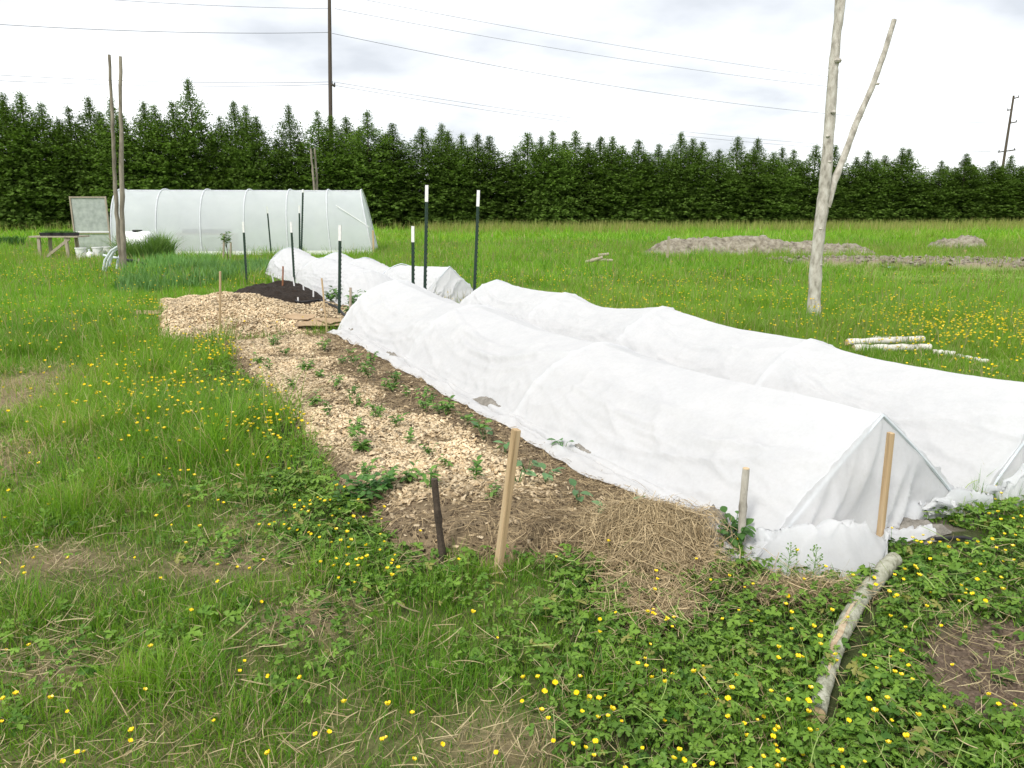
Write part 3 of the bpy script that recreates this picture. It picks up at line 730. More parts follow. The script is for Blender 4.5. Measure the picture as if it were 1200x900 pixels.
hose([(1138, 601), (1150, 606), (1163, 611), (1180, 615)], .011, 'black hose leaving the near tunnel at its right corner')
hose([(1095, 634), (1110, 633), (1128, 632), (1140, 634)], .009, 'short black hose lying in front of the torn fabric')
hose([(310, 342), (330, 352), (352, 364), (375, 358), (395, 368), (412, 388), (418, 396)], .018, 'dark hose curving over the wood chips by the compost', .05)

# ------------------------------------------------------------------ stakes and posts
def pole_line(top, base, Y=None):
    if Y is None: Y = G(*base).y
    a = at(*top, Y); b = at(*base, Y)
    if b.z > .02 or b.z < -.02:
        t = (0 - a.z) / (b.z - a.z) if abs(b.z - a.z) > 1e-6 else 1; b = a + (b - a) * t
    return a, b
def align(a, b):      # rotation taking +z to (a-b)
    d = (a - b).normalized(); return d.to_track_quat('Z', 'Y').to_matrix()
def stake(name, top, base, w, d, mat, label, Y=None, cat='stake', rot=0.4, group=None):
    a, b = pole_line(top, base, Y); L = (a - b).length + .15; z = float(top_h(np.array([b.x]), np.array([b.y]))[0])
    M = align(a, b) @ Matrix.Rotation(rot, 3, 'Z')
    o = MB().box((0, 0, L / 2 - .15), (w, d, L), None, 1.0, min(w, d) * .08).build(name, mat); o.matrix_world = Matrix.Translation(b) @ M.to_4x4()
    return tag(o, label, cat, group)
def stick(name, top, base, r0, r1, mat, label, Y=None, cat='stick', wob=.1, bend=.01, capmat=None, n=10, group=None, extra=None):
    a, b = pole_line(top, base, Y); d = (a - b); L = d.length; pts = []; rad = []; k = 14
    for i in range(k + 1):
        t = i / k; pts.append(Vector((bend * math.sin(t * 5 + r0 * 99), bend * math.sin(t * 3.3 + 2), t * (L + .1) - .1))); rad.append((r0 + (r1 - r0) * t) * (1 + (.18 if i in (5, 9) else 0)))
    o = MB().tube(pts, rad, n, True, wob, int(L * 1000)).build(name, mat, smooth=True)
    o.matrix_world = Matrix.Translation(b) @ align(a, b).to_4x4()
    if capmat: MB().lathe([(r1 * .93, 0), (r1 * .9, .003), (r1 * .3, .004)], (pts[-1].x, pts[-1].y, L), 12).build('cut_end', capmat, o)
    return tag(o, label, cat, group)
stake('wooden_stake', (605, 503), (585, 657), .036, .03, M_stake, 'thick tan wooden stake leaning at the near end of the bed', Y=G(585, 659, .07).y, rot=.5)
stake('wooden_stake', (1044, 507), (1029, 650), .03, .022, M_stake, 'tall flat wooden stake in front of the near cover end beside the log', rot=.3)
stake('wooden_stake', (258, 318), (258, 398), .04, .018, M_stake, 'upright tan lath stake in front of the wood chip mound', rot=.1)
stake('wooden_stake', (377, 326), (384, 396), .04, .018, M_stake, 'leaning tan lath stake beside the cardboard at the bed end', rot=.15)
stake('wooden_stake', (437, 270), (438, 298), .12, .06, M_stake, 'short wooden stake at the far right corner of the greenhouse', Y=27.4, rot=.1)
stake('wooden_stake', (784, 277), (782, 301), .08, .06, M_staked, 'grey weathered stake at the left end of the soil heap', Y=24.0, rot=.2)
stake('wooden_stake', (1131, 293), (1131, 300), .09, .05, M_stake, 'tiny orange tan stake before the small far soil heap', Y=27.5, rot=.2)
stick('garden_stick', (410, 337), (410, 388), .018, .017, M_staked, 'thin grey round stick beside the dark post at the bed end')
stick('garden_stick', (331, 312), (331, 354), .016, .014, m_noise('red_brown_wood', (.2, .085, .04), (.32, .14, .07), 12), 'thin red brown stick standing in the dark compost')
stick('garden_stick', (510, 561), (517, 638), .016, .015, M_barkd, 'short dark brown bark stick at the near end of the bed', Y=G(517, 642, .09).y, wob=.15, bend=.004)
stick('garden_stick', (875, 549), (869, 634), .019, .0165, M_bark, 'lichen grey bark stick with a cut top by the cover end', Y=G(868, 652).y, wob=.12, bend=.004, capmat=M_cut)
stick('garden_stick', (262, 274), (262, 304), .03, .028, M_staked, 'left of two thin grey sticks beside the sapling', Y=23.5)
stick('garden_stick', (270, 284), (270, 302), .035, .03, M_staked, 'shorter right of two grey sticks beside the sapling', Y=23.5)
stick('garden_stick', (162, 303), (162, 316), .022, .02, M_staked, 'short grey stick right of the tall twin poles', Y=19.0)
stick('garden_stick', (191, 322), (191, 334), .02, .018, M_staked, 'short grey stick at the edge of the onion patch', Y=16.5)

def t_post(top, base, label, Y=None, tip=.22):
    a, b = pole_line(top, base, Y); L = (a - b).length
    root = empty('t_post', b); root.rotation_euler = align(a, b).to_euler()
    # T-shaped section: flange plus web
    w, t = .042, .007; prof = [(-w / 2, 0), (w / 2, 0), (w / 2, t), (t / 2 + .002, t + .003), (t / 2, w * .95), (-t / 2, w * .95), (-t / 2 - .002, t + .003), (-w / 2, t)]
    def bar(z0, z1, g=1.0):
        n = len(prof); V = [(x * g, y * g, z) for z in (z0, z1) for x, y in prof]
        return MB().add(V, [tuple(range(n - 1, -1, -1)), tuple(range(n, 2 * n))] + [(i, (i + 1) % n, n + (i + 1) % n, n + i) for i in range(n)])
    m = bar(-.15, L - tip)
    for i in range(int((L - tip - .2) / .06)): m.box((0, -.004, .2 + i * .06), (.02, .008, .022), None, .8)
    m.build('shaft', M_post, root); bar(L - tip, L, 1.06).build('painted_tip', M_tip, root)
    return tag(root, label, 'fence post', 'dark green metal posts with white tips')
t_post((286, 260), (290, 332), 'white tipped green post beside the onion patch at the compost', 16.4)
t_post((312.3, 242), (317.5, 300), 'leaning white tipped post just in front of the greenhouse', 25.8)
t_post((342, 260), (346, 332), 'white tipped post at the far edge of the dark compost', 16.3)
t_post((351.5, 241), (352, 294), 'shorter left post of the close pair before the greenhouse', 21.5, .2)
t_post((355.8, 222), (354, 294), 'taller right post of the close pair before the greenhouse', 20.6, .08)
t_post((400, 264), (399, 374), 'white tipped post standing among the potato plants at the chip mound')
t_post((485.5, 265), (485.5, 332), 'shortest post of the three rising behind the near cover', 10.9)
t_post((502, 217), (499.5, 337), 'tallest middle post of the three rising behind the near cover', 10.7)
t_post((562.5, 223), (557, 353), 'rightmost tall post between the two rows of covers', 11.0)

# ------------------------------------------------------------------ bare tree, logs, poles
def bare_tree():
    b = G(953, 371); Y = b.y; root = empty('bare_tree', (b.x, b.y, float(hg(b.x, b.y)))); O = Vector(root.location)
    def path(pp, dy=0): return [at(px, py, Y + dy * i / max(1, len(pp) - 1)) - O for i, (px, py) in enumerate(pp)]
    P = path([(953, 376), (954, 350), (957, 300), (962, 255), (966, 225), (971, 160), (976, 90), (978, 68), (981, 36), (986, 2), (990, -30), (996, -90)])
    P2 = []; rad = []
    rr = [.108, .094, .086, .085, .083, .075, .067, .066, .058, .055, .05, .045]
    for i in range(len(P) - 1):
        for k in range(4):
            t = k / 4; P2.append(P[i].lerp(P[i + 1], t) + Vector((random.uniform(-.006, .006), random.uniform(-.006, .006), 0))); rad.append((rr[i] + (rr[i + 1] - rr[i]) * t) * random.uniform(.95, 1.07))
    MB().tube(P2, rad, 16, True, .06, 3).build('trunk', M_bark, root, True)
    def limb(pp, r0, r1, dy=.25):
        Q = path(pp, dy); P3 = []; rd = []; n = len(Q) - 1
        for i in range(n):
            for k in range(5): t = k / 5; P3.append(Q[i].lerp(Q[i + 1], t)); u = (i + t) / n; rd.append((r0 + (r1 - r0) * u) * random.uniform(.94, 1.08))
        P3.append(Q[-1]); rd.append(r1)
        o = MB().tube(P3, rd, 12, True, .06, 5).build('limb', M_bark, root, True); return o
    limb([(969, 243), (977, 214), (989, 184), (1003, 145), (1022, 102), (1037, 60), (1048, 23)], .055, .034)
    limb([(975, 80), (978, 50), (981, 20), (983, -30)], .048, .036, .2)
    m = MB()
    for px, py, s in ((960, 268, .03), (967, 190, .035), (969, 160, .03), (973, 132, .04), (979, 72, .05), (958, 310, .02), (1024, 99, .028)):
        p = at(px, py, Y) - O; m.lathe([(s * .9, -s * .5), (s * 1.1, 0), (s * .8, s * .5)], (p.x + random.uniform(-.04, .04), p.y - .06, p.z), 9)
    m.build('branch_scar', M_bark, root, True)
    tag(root, 'tall bare forked trunk with pale bark standing alone in the meadow', 'bare tree')
bare_tree()
def pole(pp, Y, r0, r1, label, dy=0):
    P = [at(px, py, Y) for px, py in pp]; b = P[-1]; b.z = -.1; P = P[::-1]; O = Vector((b.x, b.y, 0)); Q = []; rd = []
    for i in range(len(P) - 1):
        for k in range(6): t = k / 6; Q.append(P[i].lerp(P[i + 1], t) - O + Vector((random.uniform(-.012, .012), 0, 0))); u = (i + t) / (len(P) - 1); rd.append((r0 + (r1 - r0) * u) * random.uniform(.92, 1.1))
    Q.append(P[-1] - O); rd.append(r1)
    o = MB().tube(Q, rd, 10, True, .1, int(Y * 10)).build('wooden_pole', M_polebark, smooth=True, loc=O); return tag(o, label, 'wooden pole')
pole([(128, 64), (132, 150), (135, 220), (139, 280), (144, 320)], 19.4, .058, .034, 'tall slightly bent left pole of the pair near the greenhouse door')
pole([(141, 66), (142, 170), (143.5, 260), (145.5, 319)], 19.2, .066, .036, 'straight tall right pole of the pair near the greenhouse door')
pole([(364, 174), (367, 205), (371, 262)], 33, .05, .035, 'left of two leaning poles sticking up behind the greenhouse')
pole([(369, 174), (371, 205), (372, 262)], 33.2, .055, .035, 'right of two leaning poles sticking up behind the greenhouse')
def log(p0, p1, r0, r1, label, mat=M_log, name='log', group=None, z=None, curve=0.0, strip=False):
    a = Vector(p0); b = Vector(p1); n = 22; P = []; rd = []; L = (b - a).length; side = (b - a).cross(Vector((0, 0, 1))).normalized()
    for i in range(n + 1):
        t = i / n; P.append(a.lerp(b, t) - a + side * curve * math.sin(PI * t) + Vector((0, 0, .004 * math.sin(i)))); rd.append((r0 + (r1 - r0) * t) * random.uniform(.94, 1.06))
    o = MB().tube(P, rd, 16, False, .05, int(L * 999)).build(name, mat, smooth=True, loc=a)
    d = (P[-1] - P[-2]).normalized(); q = d.to_track_quat('Z', 'Y').to_matrix()
    for e, r_, dd in ((P[0], rd[0], -1), (P[-1], rd[-1], 1)):
        c = MB().lathe([(r_ * .97, -.004), (r_ * .95, .002), (r_ * .5, .004)], (0, 0, 0), 16).build('cut_end', M_cut, o); c.matrix_local = Matrix.Translation(e) @ (q if dd > 0 else q @ Matrix.Rotation(PI, 3, 'X')).to_4x4()
    if strip:
        m = MB(); V = []
        for i in range(9, 20):
            for k in range(5):
                a_ = 1.0 + (k * .24 - .3) * (.5 + .5 * random.random()) * (1 - abs(i - 14) / 7.5) + .15 * math.sin(i * 1.3); V.append(P[i] + side * math.cos(a_ + .5) * (rd[i] * 1.04) * -1 + Vector((0, 0, math.sin(a_ + .5) * rd[i] * 1.06)))
        Fs = [(i * 5 + k, i * 5 + k + 1, (i + 1) * 5 + k + 1, (i + 1) * 5 + k) for i in range(10) for k in range(4)]
        m.add(V, Fs).build('peeled_wood', M_peel, o, True)
    return tag(o, label, 'log', group)
ga, gb = G(1046, 668), G(956, 850); ga.z = .05; gb.z = .04
log(ga, gb, .037, .027, 'pale lichen covered log lying in the leafy cover in front', curve=.05, strip=True)
LG = 'white barked logs piled by the bare tree'
yb = G(1060, 412).y
def lg(p, q, r, lab, dy=0, z=0): 
    a = G(*p); b = G(*q); a.z = b.z = r + z; a.y += dy; b.y += dy
    log(a, b, r, r * .95, lab, M_birch, group=LG)
lg((1000, 413), (1089, 412), .045, 'thickest white log at the front of the log pile')
lg((996, 412), (1086, 408), .04, 'long white log on top of the log pile', .1, .05)
lg((1040, 407), (1096, 408), .035, 'short white log at the back of the log pile', .4)
lg((1092, 416), (1116, 418), .034, 'stubby white log at the right end of the log pile', -.03)
lg((1122, 420), (1158, 427), .025, 'thin white stick log lying apart among the yellow flowers')

# ------------------------------------------------------------------ hedge of conifers
def spray_template():
    V, Fs = [], []
    for a, L in ((-.75, .62), (-.38, .85), (0, 1), (.38, .85), (.75, .62)):
        ca, sa = math.cos(a), math.sin(a); b = len(V); w = .085
        for u, v, z in ((.0, 0, 0), (.5, w, .02), (1, 0, -.16), (.5, -w, .02)):
            V.append((L * u * ca - v * sa, L * u * sa + v * ca, z * L))
        Fs.append((b, b + 1, b + 2, b + 3))
    return V, Fs
SV, SF = spray_template()
CRH = 8.0
def crown_mesh(seed):
    rg = np.random.default_rng(seed); P, D, SZ, C = [], [], [], []
    nb = 900; zs = np.sort(CRH * (rg.random(nb) ** .95))
    wob = rg.uniform(0, 6.28)
    for z in zs:
        u = z / CRH; Rm = 1.5 * float(np.interp(u, (0, .1, .6, .74, .86, .95, 1), (1.0, 1.1, 1.0, .7, .26, .09, .02))) * (.62 + .55 * rg.random()) * (1 + .1 * math.sin(u * 23 + wob))
        az = rg.uniform(0, 2 * PI); up = .15 + .8 * u
        m = int(5 + 10 * Rm)
        for k in range(m):
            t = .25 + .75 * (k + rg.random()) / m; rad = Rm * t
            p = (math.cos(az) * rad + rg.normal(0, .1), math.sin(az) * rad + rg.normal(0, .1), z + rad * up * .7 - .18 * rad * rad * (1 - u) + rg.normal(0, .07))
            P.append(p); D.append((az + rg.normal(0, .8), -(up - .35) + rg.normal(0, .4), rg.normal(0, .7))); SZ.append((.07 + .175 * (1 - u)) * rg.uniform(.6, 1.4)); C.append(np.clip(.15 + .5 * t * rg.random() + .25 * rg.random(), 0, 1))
    for k in range(46):                                # leader
        z = CRH * (.86 + .17 * k / 46); P.append((rg.normal(0, .03), rg.normal(0, .03), z)); D.append((rg.uniform(0, 6.28), -1.0 + rg.normal(0, .3), 0)); SZ.append(.12 * (1.4 - k / 46)); C.append(.5)
    P = np.array(P); P[:, 2] = np.maximum(P[:, 2], .05); D = np.array(D); SZ = np.array(SZ)
    V, T = scatter(SV, SF, P, rotmats(D[:, 0], D[:, 1], D[:, 2]), SZ)
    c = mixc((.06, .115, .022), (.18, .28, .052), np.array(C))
    return np_mesh('crown', V, T, M_conifer, percol(c, len(SV)))
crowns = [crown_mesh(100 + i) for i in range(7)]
trunk_me = MB().tube([(0, 0, -.1), (0, 0, 4), (0, 0, 7.6)], [.13, .07, .015], 8).mesh('trunk', M_barkd, True)
hx = [-100, 0, 60, 85, 130, 200, 240, 260, 330, 430, 520, 600, 700, 800, 950, 1100, 1200, 1300]; hy = [112, 112, 122, 100, 120, 122, 104, 128, 134, 138, 150, 160, 160, 164, 172, 184, 192, 196]
HG_ = 'conifers in the dark hedge row'
def hedge_line(t): return -37 + t * 86, 51.5 + t * 15.5
NT_ = 96; tall_i = None
px_list = []
for i in range(NT_):
    x, y = hedge_line((i + random.uniform(-.25, .25)) / (NT_ - 1)); y += random.uniform(-1.1, 1.1)
    px_list.append((x, y, 600 + F * x / (y * CT + (CZ - 5) * 0) * 1.0))
best = min(range(NT_), key=lambda i: abs(px_list[i][2] - 241))
for i, (x, y, px) in enumerate(px_list):
    py = np.interp(px, hx, hy) + (random.choice((-14, -8, -4, 0, 4, 10, 18, 30, 40)) + random.uniform(-3, 3)) * (1 if px < 500 else .7)
    lab = 'dark green conifer in the long hedge behind the field'
    grp = HG_
    if i == best: py = 88; lab = 'tallest conifer spire of the hedge, rising over the left half of the greenhouse'; grp = None
    h = at(px, py, y).z
    o = empty('conifer_tree', (x, y, float(hg(x, y)))); o.rotation_euler = (random.uniform(-.015, .015), random.uniform(-.02, .02), random.uniform(0, 6.28))
    k = h / (CRH * 1.03); w = random.uniform(1.0, 1.42); o.scale = (w, w, k)
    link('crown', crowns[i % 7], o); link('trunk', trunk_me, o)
    tag(o, lab, 'tree', grp)

# ------------------------------------------------------------------ greenhouse
def greenhouse():
    A = G(133, 299.5); B = G(437, 297.5); ax = (B - A).normalized(); L = (B - A).length; back = Vector((-ax.y, ax.x, 0))
    root = empty('greenhouse', A, math.atan2(ax.y, ax.x)); W = 3.0; H = at(270, 222, A.y + W / 2).z
    def prof(t):   # 0 near base .. 1 far base : steep sided hoop
        a = PI * t; e = .8
        c, s = math.cos(a), math.sin(a)
        return (W / 2 - math.copysign(abs(c) ** e, c) * W / 2, H * abs(s) ** e)
    nu, nv = 121, 41; V = []
    lean = lambda u: -.22 * u + .0
    for i in range(nu):
        u = i / (nu - 1); seg = (u * 6) % 1; sg = .03 * math.sin(PI * seg)
        for k in range(nv):
            y, z = prof(k / (nv - 1)); n = .012 * math.sin(k * .9 + i * .37)
            kx = 1 - (sg + n * .3) / 1.5
            V.append((u * L - (.42 * (u ** 6)) * (z / H) + .0 * z, W / 2 + (y - W / 2) * kx, z * kx))
    me = np_mesh('film', V, grid_faces(nu, nv), M_film, None, True); link('film', me, root)
    M_rib = m_noise('rib_pipe', (.5, .52, .54), (.62, .64, .66), 8, .4, .05)
    for j in range(7):
        u = j / 6; P = []
        for k in range(25):
            y, z = prof(k / 24); P.append((u * L - .42 * (u ** 6) * (z / H), W / 2 + (y - W / 2) * 1.006, z * 1.006))
        MB().tube(P, .026, 8).build('hoop', M_rib, root, True)
    for x, s in ((.02, -1), (L - .02, 1)):
        P = [((x - (.42 if s > 0 else 0) * prof(k / 30)[1] / H), prof(k / 30)[0], prof(k / 30)[1] * .985) for k in range(31)]
        MB().add(P, [tuple(range(31))]).build('end_wall', M_film, root)
    MB().box((L / 2, -.05, .06), (L + .1, .04, .14)).build('base_board', M_plast, root)
    MB().tube([(0, W / 2, H - .03), (L - .4, W / 2, H - .03)], .02, 6).build('ridge_pipe', M_rib, root)
    MB().tube([(L * .86, .25, H * .75), (L - .1, .06, H * .42)], .015, 6).build('brace', M_plast, root)
    tag(root, 'long white plastic film hoop greenhouse in front of the hedge', 'greenhouse')
    # bench inside, showing faintly through the film
    b = empty('potting_bench', A + ax * 2.0 + back * .55, math.atan2(ax.y, ax.x))
    MB().box((1.0, 0, .7), (2.0, .6, .05)).build('bench_top', M_staked, b)
    for x in (.08, 1.92):
        for y in (-.25, .25): MB().box((x, y, .34), (.06, .06, .68)).build('leg', M_staked, b)
    tag(b, 'wooden bench showing faintly through the greenhouse film', 'bench')
    t = MB().box((0, 0, .06), (1.5, .5, .12), None, 1.05).build('seed_tray', M_black); t.location = A + ax * 3.0 + back * .55 + Vector((0, 0, .735)); t.rotation_euler = (0, 0, math.atan2(ax.y, ax.x))
    tag(t, 'dark tray on the bench inside the greenhouse', 'seed tray')
greenhouse()
def door():
    Y = 27.2; a = at(91, 296, Y); b = at(131, 296, Y); w = b.x - a.x; h = at(88, 230, Y).z; root = empty('greenhouse_door', (a.x - .03, Y, 0)); root.rotation_euler = (0, 0, .05)
    m = MB(); t = .045
    for x in (0, w): m.box((x, 0, h / 2), (t, t, h))
    for z in (.03, h * .37, h - .03): m.box((w / 2, -.004, z), (w, t * .9, t))
    m.build('frame', M_staked, root)
    MB().box((w / 2, .012, h * .68), (w - .05, .008, h * .6)).build('upper_panel', M_screen, root)
    MB().box((w / 2, .012, h * .185), (w - .05, .008, h * .33)).build('lower_panel', M_screen, root)
    MB().box((w / 2, -.03, h * .39), (w, .02, .05)).build('cross_bar', M_plast, root)
    tag(root, 'framed greenish film door panel standing open at the greenhouse left end', 'door')
door()
def table():
    Y = 25.2; L0, R0 = at(42, 277, Y), at(98, 278, Y); root = empty('potting_table', (L0.x, Y, 0)); w = R0.x - L0.x; zt = L0.z
    MB().box((w / 2, 0, zt), (w, .75, .045)).build('table_top', M_staked, root)
    for x in (.25, w - .4):
        for y in (-.3, .3): MB().box((x, y, zt / 2 - .02), (.09, .07, zt), Matrix.Rotation(.06 if x < 1 else -.04, 3, 'Y')).build('leg', M_staked, root)
    MB().box((w * .55, -.3, zt * .5), (1.0, .05, .08), Matrix.Rotation(-.62, 3, 'Y')).build('brace', M_staked, root)
    tag(root, 'rough wooden table with a diagonal brace left of the greenhouse door', 'table')
    for i, (px, lab) in enumerate(((60, 'leftmost seed tray on the wooden table'), (72, 'middle seed tray on the wooden table'), (84, 'rightmost seed tray on the wooden table'))):
        p = at(px, 276, Y); t = MB().box((0, 0, .05), (.42, .3, .1), None, 1.08).build('seed_tray', M_black, loc=(p.x, Y - .1, zt + .024)); tag(t, lab, 'seed tray', 'seed trays on the table')
        n = 160; x = R.uniform(-.19, .19, n); y = R.uniform(-.13, .13, n)
        V, T, c = blades(x, y, np.full(n, .09), R.uniform(.05, .1, n), R.uniform(.01, .02, n), np.abs(R.normal(.3, .2, n)), mixc((.05, .13, .02), (.11, .22, .04), R.random(n)), 2)
        s = link('seedlings', np_mesh('seedlings', V, T, M_leaf, c), t)
table()
def bucket(px, py, lab, Y, r=.16, h=.36):
    p = at(px, py, Y); root = empty('bucket', (p.x, Y, float(hg(p.x, Y))))
    MB().lathe([(r * .86, 0), (r, h), (r * .95, h), (r * .84, .03)], n=22).build('body', M_plast, root, True)
    MB().lathe([(r * 1.0, h - .03), (r * 1.08, h - .025), (r * 1.08, h + .005), (r * .97, h + .008)], n=22, cap=False).build('rim', M_plast, root, True)
    MB().tube([(-r * 1.08, 0, h - .03)] + [(-r * 1.1 * math.cos(a), -r * .75 * math.sin(a) - .02, h - .03 - .16 * math.sin(a)) for a in np.linspace(.2, PI - .2, 8)] + [(r * 1.08, 0, h - .03)], .004, 5).build('handle', M_wire, root)
    tag(root, lab, 'bucket', 'white buckets by the greenhouse door')
bucket(95.5, 300, 'left white bucket on the grass below the wooden table end', 24.6)
bucket(115.5, 300, 'middle white bucket standing right of the small jug', 25.0)
bucket(127, 299, 'right white bucket half hidden behind the bent pipes', 25.4)
def jug():
    p = at(105.5, 302, 24.6); root = empty('jug', (p.x, 24.6, float(hg(p.x, 24.6))))
    MB().lathe([(.1, 0), (.11, .03), (.11, .15), (.085, .2), (.035, .24), (.03, .28)], n=18).build('body', M_plast, root, True)
    MB().lathe([(.036, .28), (.036, .31), (.02, .315)], n=12).build('cap', M_pipe, root, True)
    MB().tube([(.05, 0, .23), (.1, 0, .22), (.105, 0, .14)], .012, 6).build('handle', M_plast, root, True)
    tag(root, 'small white plastic jug between the white buckets', 'jug')
jug()
PG = 'pale bent pipes leaning by the twin poles'
for i, (pp, lab) in enumerate((([(121, 317), (123, 305), (130, 294), (138, 289)], 'outermost pale pipe bending down to the left at the twin poles'), ([(124, 318), (127, 305), (133, 295), (139, 290)], 'second pale bent pipe close inside the outermost one'),
        ([(128, 312), (131, 300), (136, 291)], 'short upright pale pipe of the bent bundle'), ([(121, 299), (130, 301), (140, 303)], 'pale pipe lying level across the bent bundle'), ([(137, 315), (138, 306), (140, 300)], 'short pale pipe leg against the twin poles'))):
    P = [at(px, py, 19.6 + .12 * i) for px, py in pp]; P[0].z = max(P[0].z, 0)
    tag(MB().tube(P, .032, 8).build('bent_pipe', M_pipe, smooth=True), lab, 'pipe', PG)
def tank():
    p = at(163, 290, 24.5); root = empty('water_tank', (p.x, 24.5, 0)); L = .95; r = .42; n = 24; V = []; Fs = []
    prof = [(-L * .5, .25), (-L * .47, .8), (-L * .4, .97), (-L * .2, 1.0), (0, .985), (L * .2, 1.0), (L * .4, .97), (L * .47, .8), (L * .5, .25)]
    for x, k in prof:
        for j in range(n): V.append((x, math.cos(2 * PI * j / n) * r * k, .48 + math.sin(2 * PI * j / n) * r * k * .95))
    for i in range(len(prof) - 1):
        for j in range(n): Fs.append((i * n + j, i * n + (j + 1) % n, (i + 1) * n + (j + 1) % n, (i + 1) * n + j))
    Fs += [tuple(range(n)), tuple(range((len(prof) - 1) * n, len(prof) * n))]
    MB().add(V, Fs).build('body', M_tank, root, True)
    MB().lathe([(.15, .84), (.15, .9), (.13, .915)], n=20).build('lid', M_black, root, True)
    for x in (-.28, .28): MB().box((x, 0, .06), (.1, .7, .14)).build('foot', M_tank, root)
    tag(root, 'white rounded water tank with a dark lid in front of the greenhouse', 'water tank')
tank()
hz = [at(146, 305, 19.3), at(156, 306, 19.6), at(172, 311, 19.9)]
tag(MB().tube(hz, .045, 8).build('drain_pipe', M_black, smooth=True), 'black pipe lying from the twin poles into the onion patch', 'pipe')

# ------------------------------------------------------------------ utility poles and wires
def upole(xt, yt, xb, yb, Y, arms, lab, ext=0):
    a = at(xt, yt, Y); b = at(xb, yb, Y); d = (b - a); b2 = a + d * ((a.z) / (a.z - b.z)); a = a - d.normalized() * ext
    root = empty('utility_pole', b2); root.rotation_euler = align(a, b2).to_euler(); L = (a - b2).length
    MB().tube([(0, 0, -.2), (0, 0, L)], [.19, .12], 12).build('pole', M_util, root, True)
    for z, w, off in arms:
        zz = at(xt, z, Y).z; arm = MB().box((off, -.16, zz), (w, .1, .12), Matrix.Rotation(math.radians(1), 3, 'Y')).build('crossarm', M_util, root)
        for x in ((off - w * .45, off + w * .45)): MB().lathe([(.05, 0), (.07, .06), (.05, .1), (.07, .14), (.03, .2)], (x, -.16, zz + .06), 10).build('insulator', M_wire, arm, True)
    return tag(root, lab, 'utility pole'), a
YA, YB = 62, 100
upole(386, 0, 387.5, 150, YA, [(99, 1.0, .3)], 'tall dark utility pole rising over the hedge above the greenhouse', 2.5)
upole(1188, 112, 1176, 190, YB, [(115, 1.0, -.3), (128, 1.0, .6), (144, 1.2, -.5), (177, 3.4, 0)], 'leaning utility pole with several crossarms over the hedge at the far right')
def wire(p, q, Y0, Y1, sag, lab, rad=.013):
    a, b = at(*p, Y0), at(*q, Y1); P = []
    for i in range(41):
        t = i / 40; c = a.lerp(b, t); c.z -= sag * 4 * t * (1 - t); P.append(c)
    tag(MB().tube(P, rad, 5).build('power_line', M_wire), lab, 'power line', 'power lines')
wire((392, 10), (1184, 118), YA, YB, 1.1, 'upper power line running right from high on the near utility pole')
wire((388, -8), (1187, 112), YA, YB, .9, 'topmost power line sloping right across the cloud')
wire((389, 39), (1172, 144), YA, YB, 1.5, 'middle power line sloping right to the far utility pole', .016)
wire((391, 96), (1160, 177), YA, YB, 1.2, 'lower power line just over the hedge right of the near pole')
wire((392, 100), (1192, 177), YA, YB, 1.6, 'lowest power line grazing the treetops right of the near pole')
wire((386, 10), (-150, -26), YA, YA - 16, .35, 'upper power line leaving the near pole to the left')
wire((386, 38), (-150, 18), YA, YA - 16, .35, 'middle power line leaving the near pole to the left', .016)
wire((386, 96), (-150, 78), YA, YA - 16, .35, 'higher of two low power lines left of the near pole')
wire((386, 99), (-150, 86), YA, YA - 16, .35, 'lower of two low power lines left of the near pole')

# ------------------------------------------------------------------ heaps in the field
def heap(px0, px1, pyb, pyt, lab, seed, peaks, name='soil_heap'):
    a, b = G(px0, pyb), G(px1, pyb); L = (b - a).length; cx = (a + b) / 2; hgt = at((px0 + px1) / 2, pyt, a.y + .8).z
    nu, nv = 130, 44; u, v = np.meshgrid(np.linspace(-1, 1, nu), np.linspace(-1, 1, nv), indexing='ij')
    env = np.zeros_like(u)
    for c, w, k in peaks: env = np.maximum(env, k * np.exp(-(np.abs(u - c) / w) ** 3))
    env = env * np.maximum(0, 1 - np.abs(v) ** 1.6) * (1 - u ** 8)
    X = u * L / 2 * 1.05; Yv = v * (1.0 + .25 * fbm(u * 3, v, seed))
    z = hgt * env * (.75 + .5 * fbm(X * 1.2, Yv * 1.2, seed + 1)) + (fbm(X * 4, Yv * 4, seed + 2) - .5) * .24 * np.clip(env * 3, 0, 1) + (fbm(X * 9, Yv * 9, seed + 3) - .5) * .2 * np.clip(env * 3, 0, 1) - .06
    o = link(name, np_mesh(name, np.stack([X, Yv, z], 2).reshape(-1, 3), grid_faces(nu, nv), M_heap, None, False)); o.location = (cx.x, cx.y + .9, 0); o.rotation_euler = (0, 0, math.atan2(b.y - a.y, b.x - a.x))
    return tag(o, lab, 'soil heap', 'soil heaps in the field')
heap(757, 1042, 300, 274, 'long low heap of clods and soil beyond the bare tree', 201, [(-.55, .4, .95), (-.05, .42, 1.0), (.3, .3, .7), (.7, .3, .5)])
heap(1102, 1172, 293, 275, 'small rounded heap of turf and soil at the far right', 205, [(-.3, .5, .8), (.3, .5, 1.0)])
n = 2600; x = R.uniform(7, 22, n); y = R.uniform(16.5, 24.5, n); k = strip_mask(x, y) > .5; x, y = x[k], y[k]; m = len(x)
BALL = [(math.cos(a) * math.cos(b), math.sin(a) * math.cos(b), math.sin(b)) for b in (-.6, .5) for a in np.linspace(0, 2 * PI, 6, endpoint=False)] + [(0, 0, 1)]
BF = [(i, (i + 1) % 6, 6 + (i + 1) % 6) for i in range(6)] + [(i, 6 + (i + 1) % 6, 6 + i) for i in range(6)] + [(6 + i, 6 + (i + 1) % 6, 12) for i in range(6)]
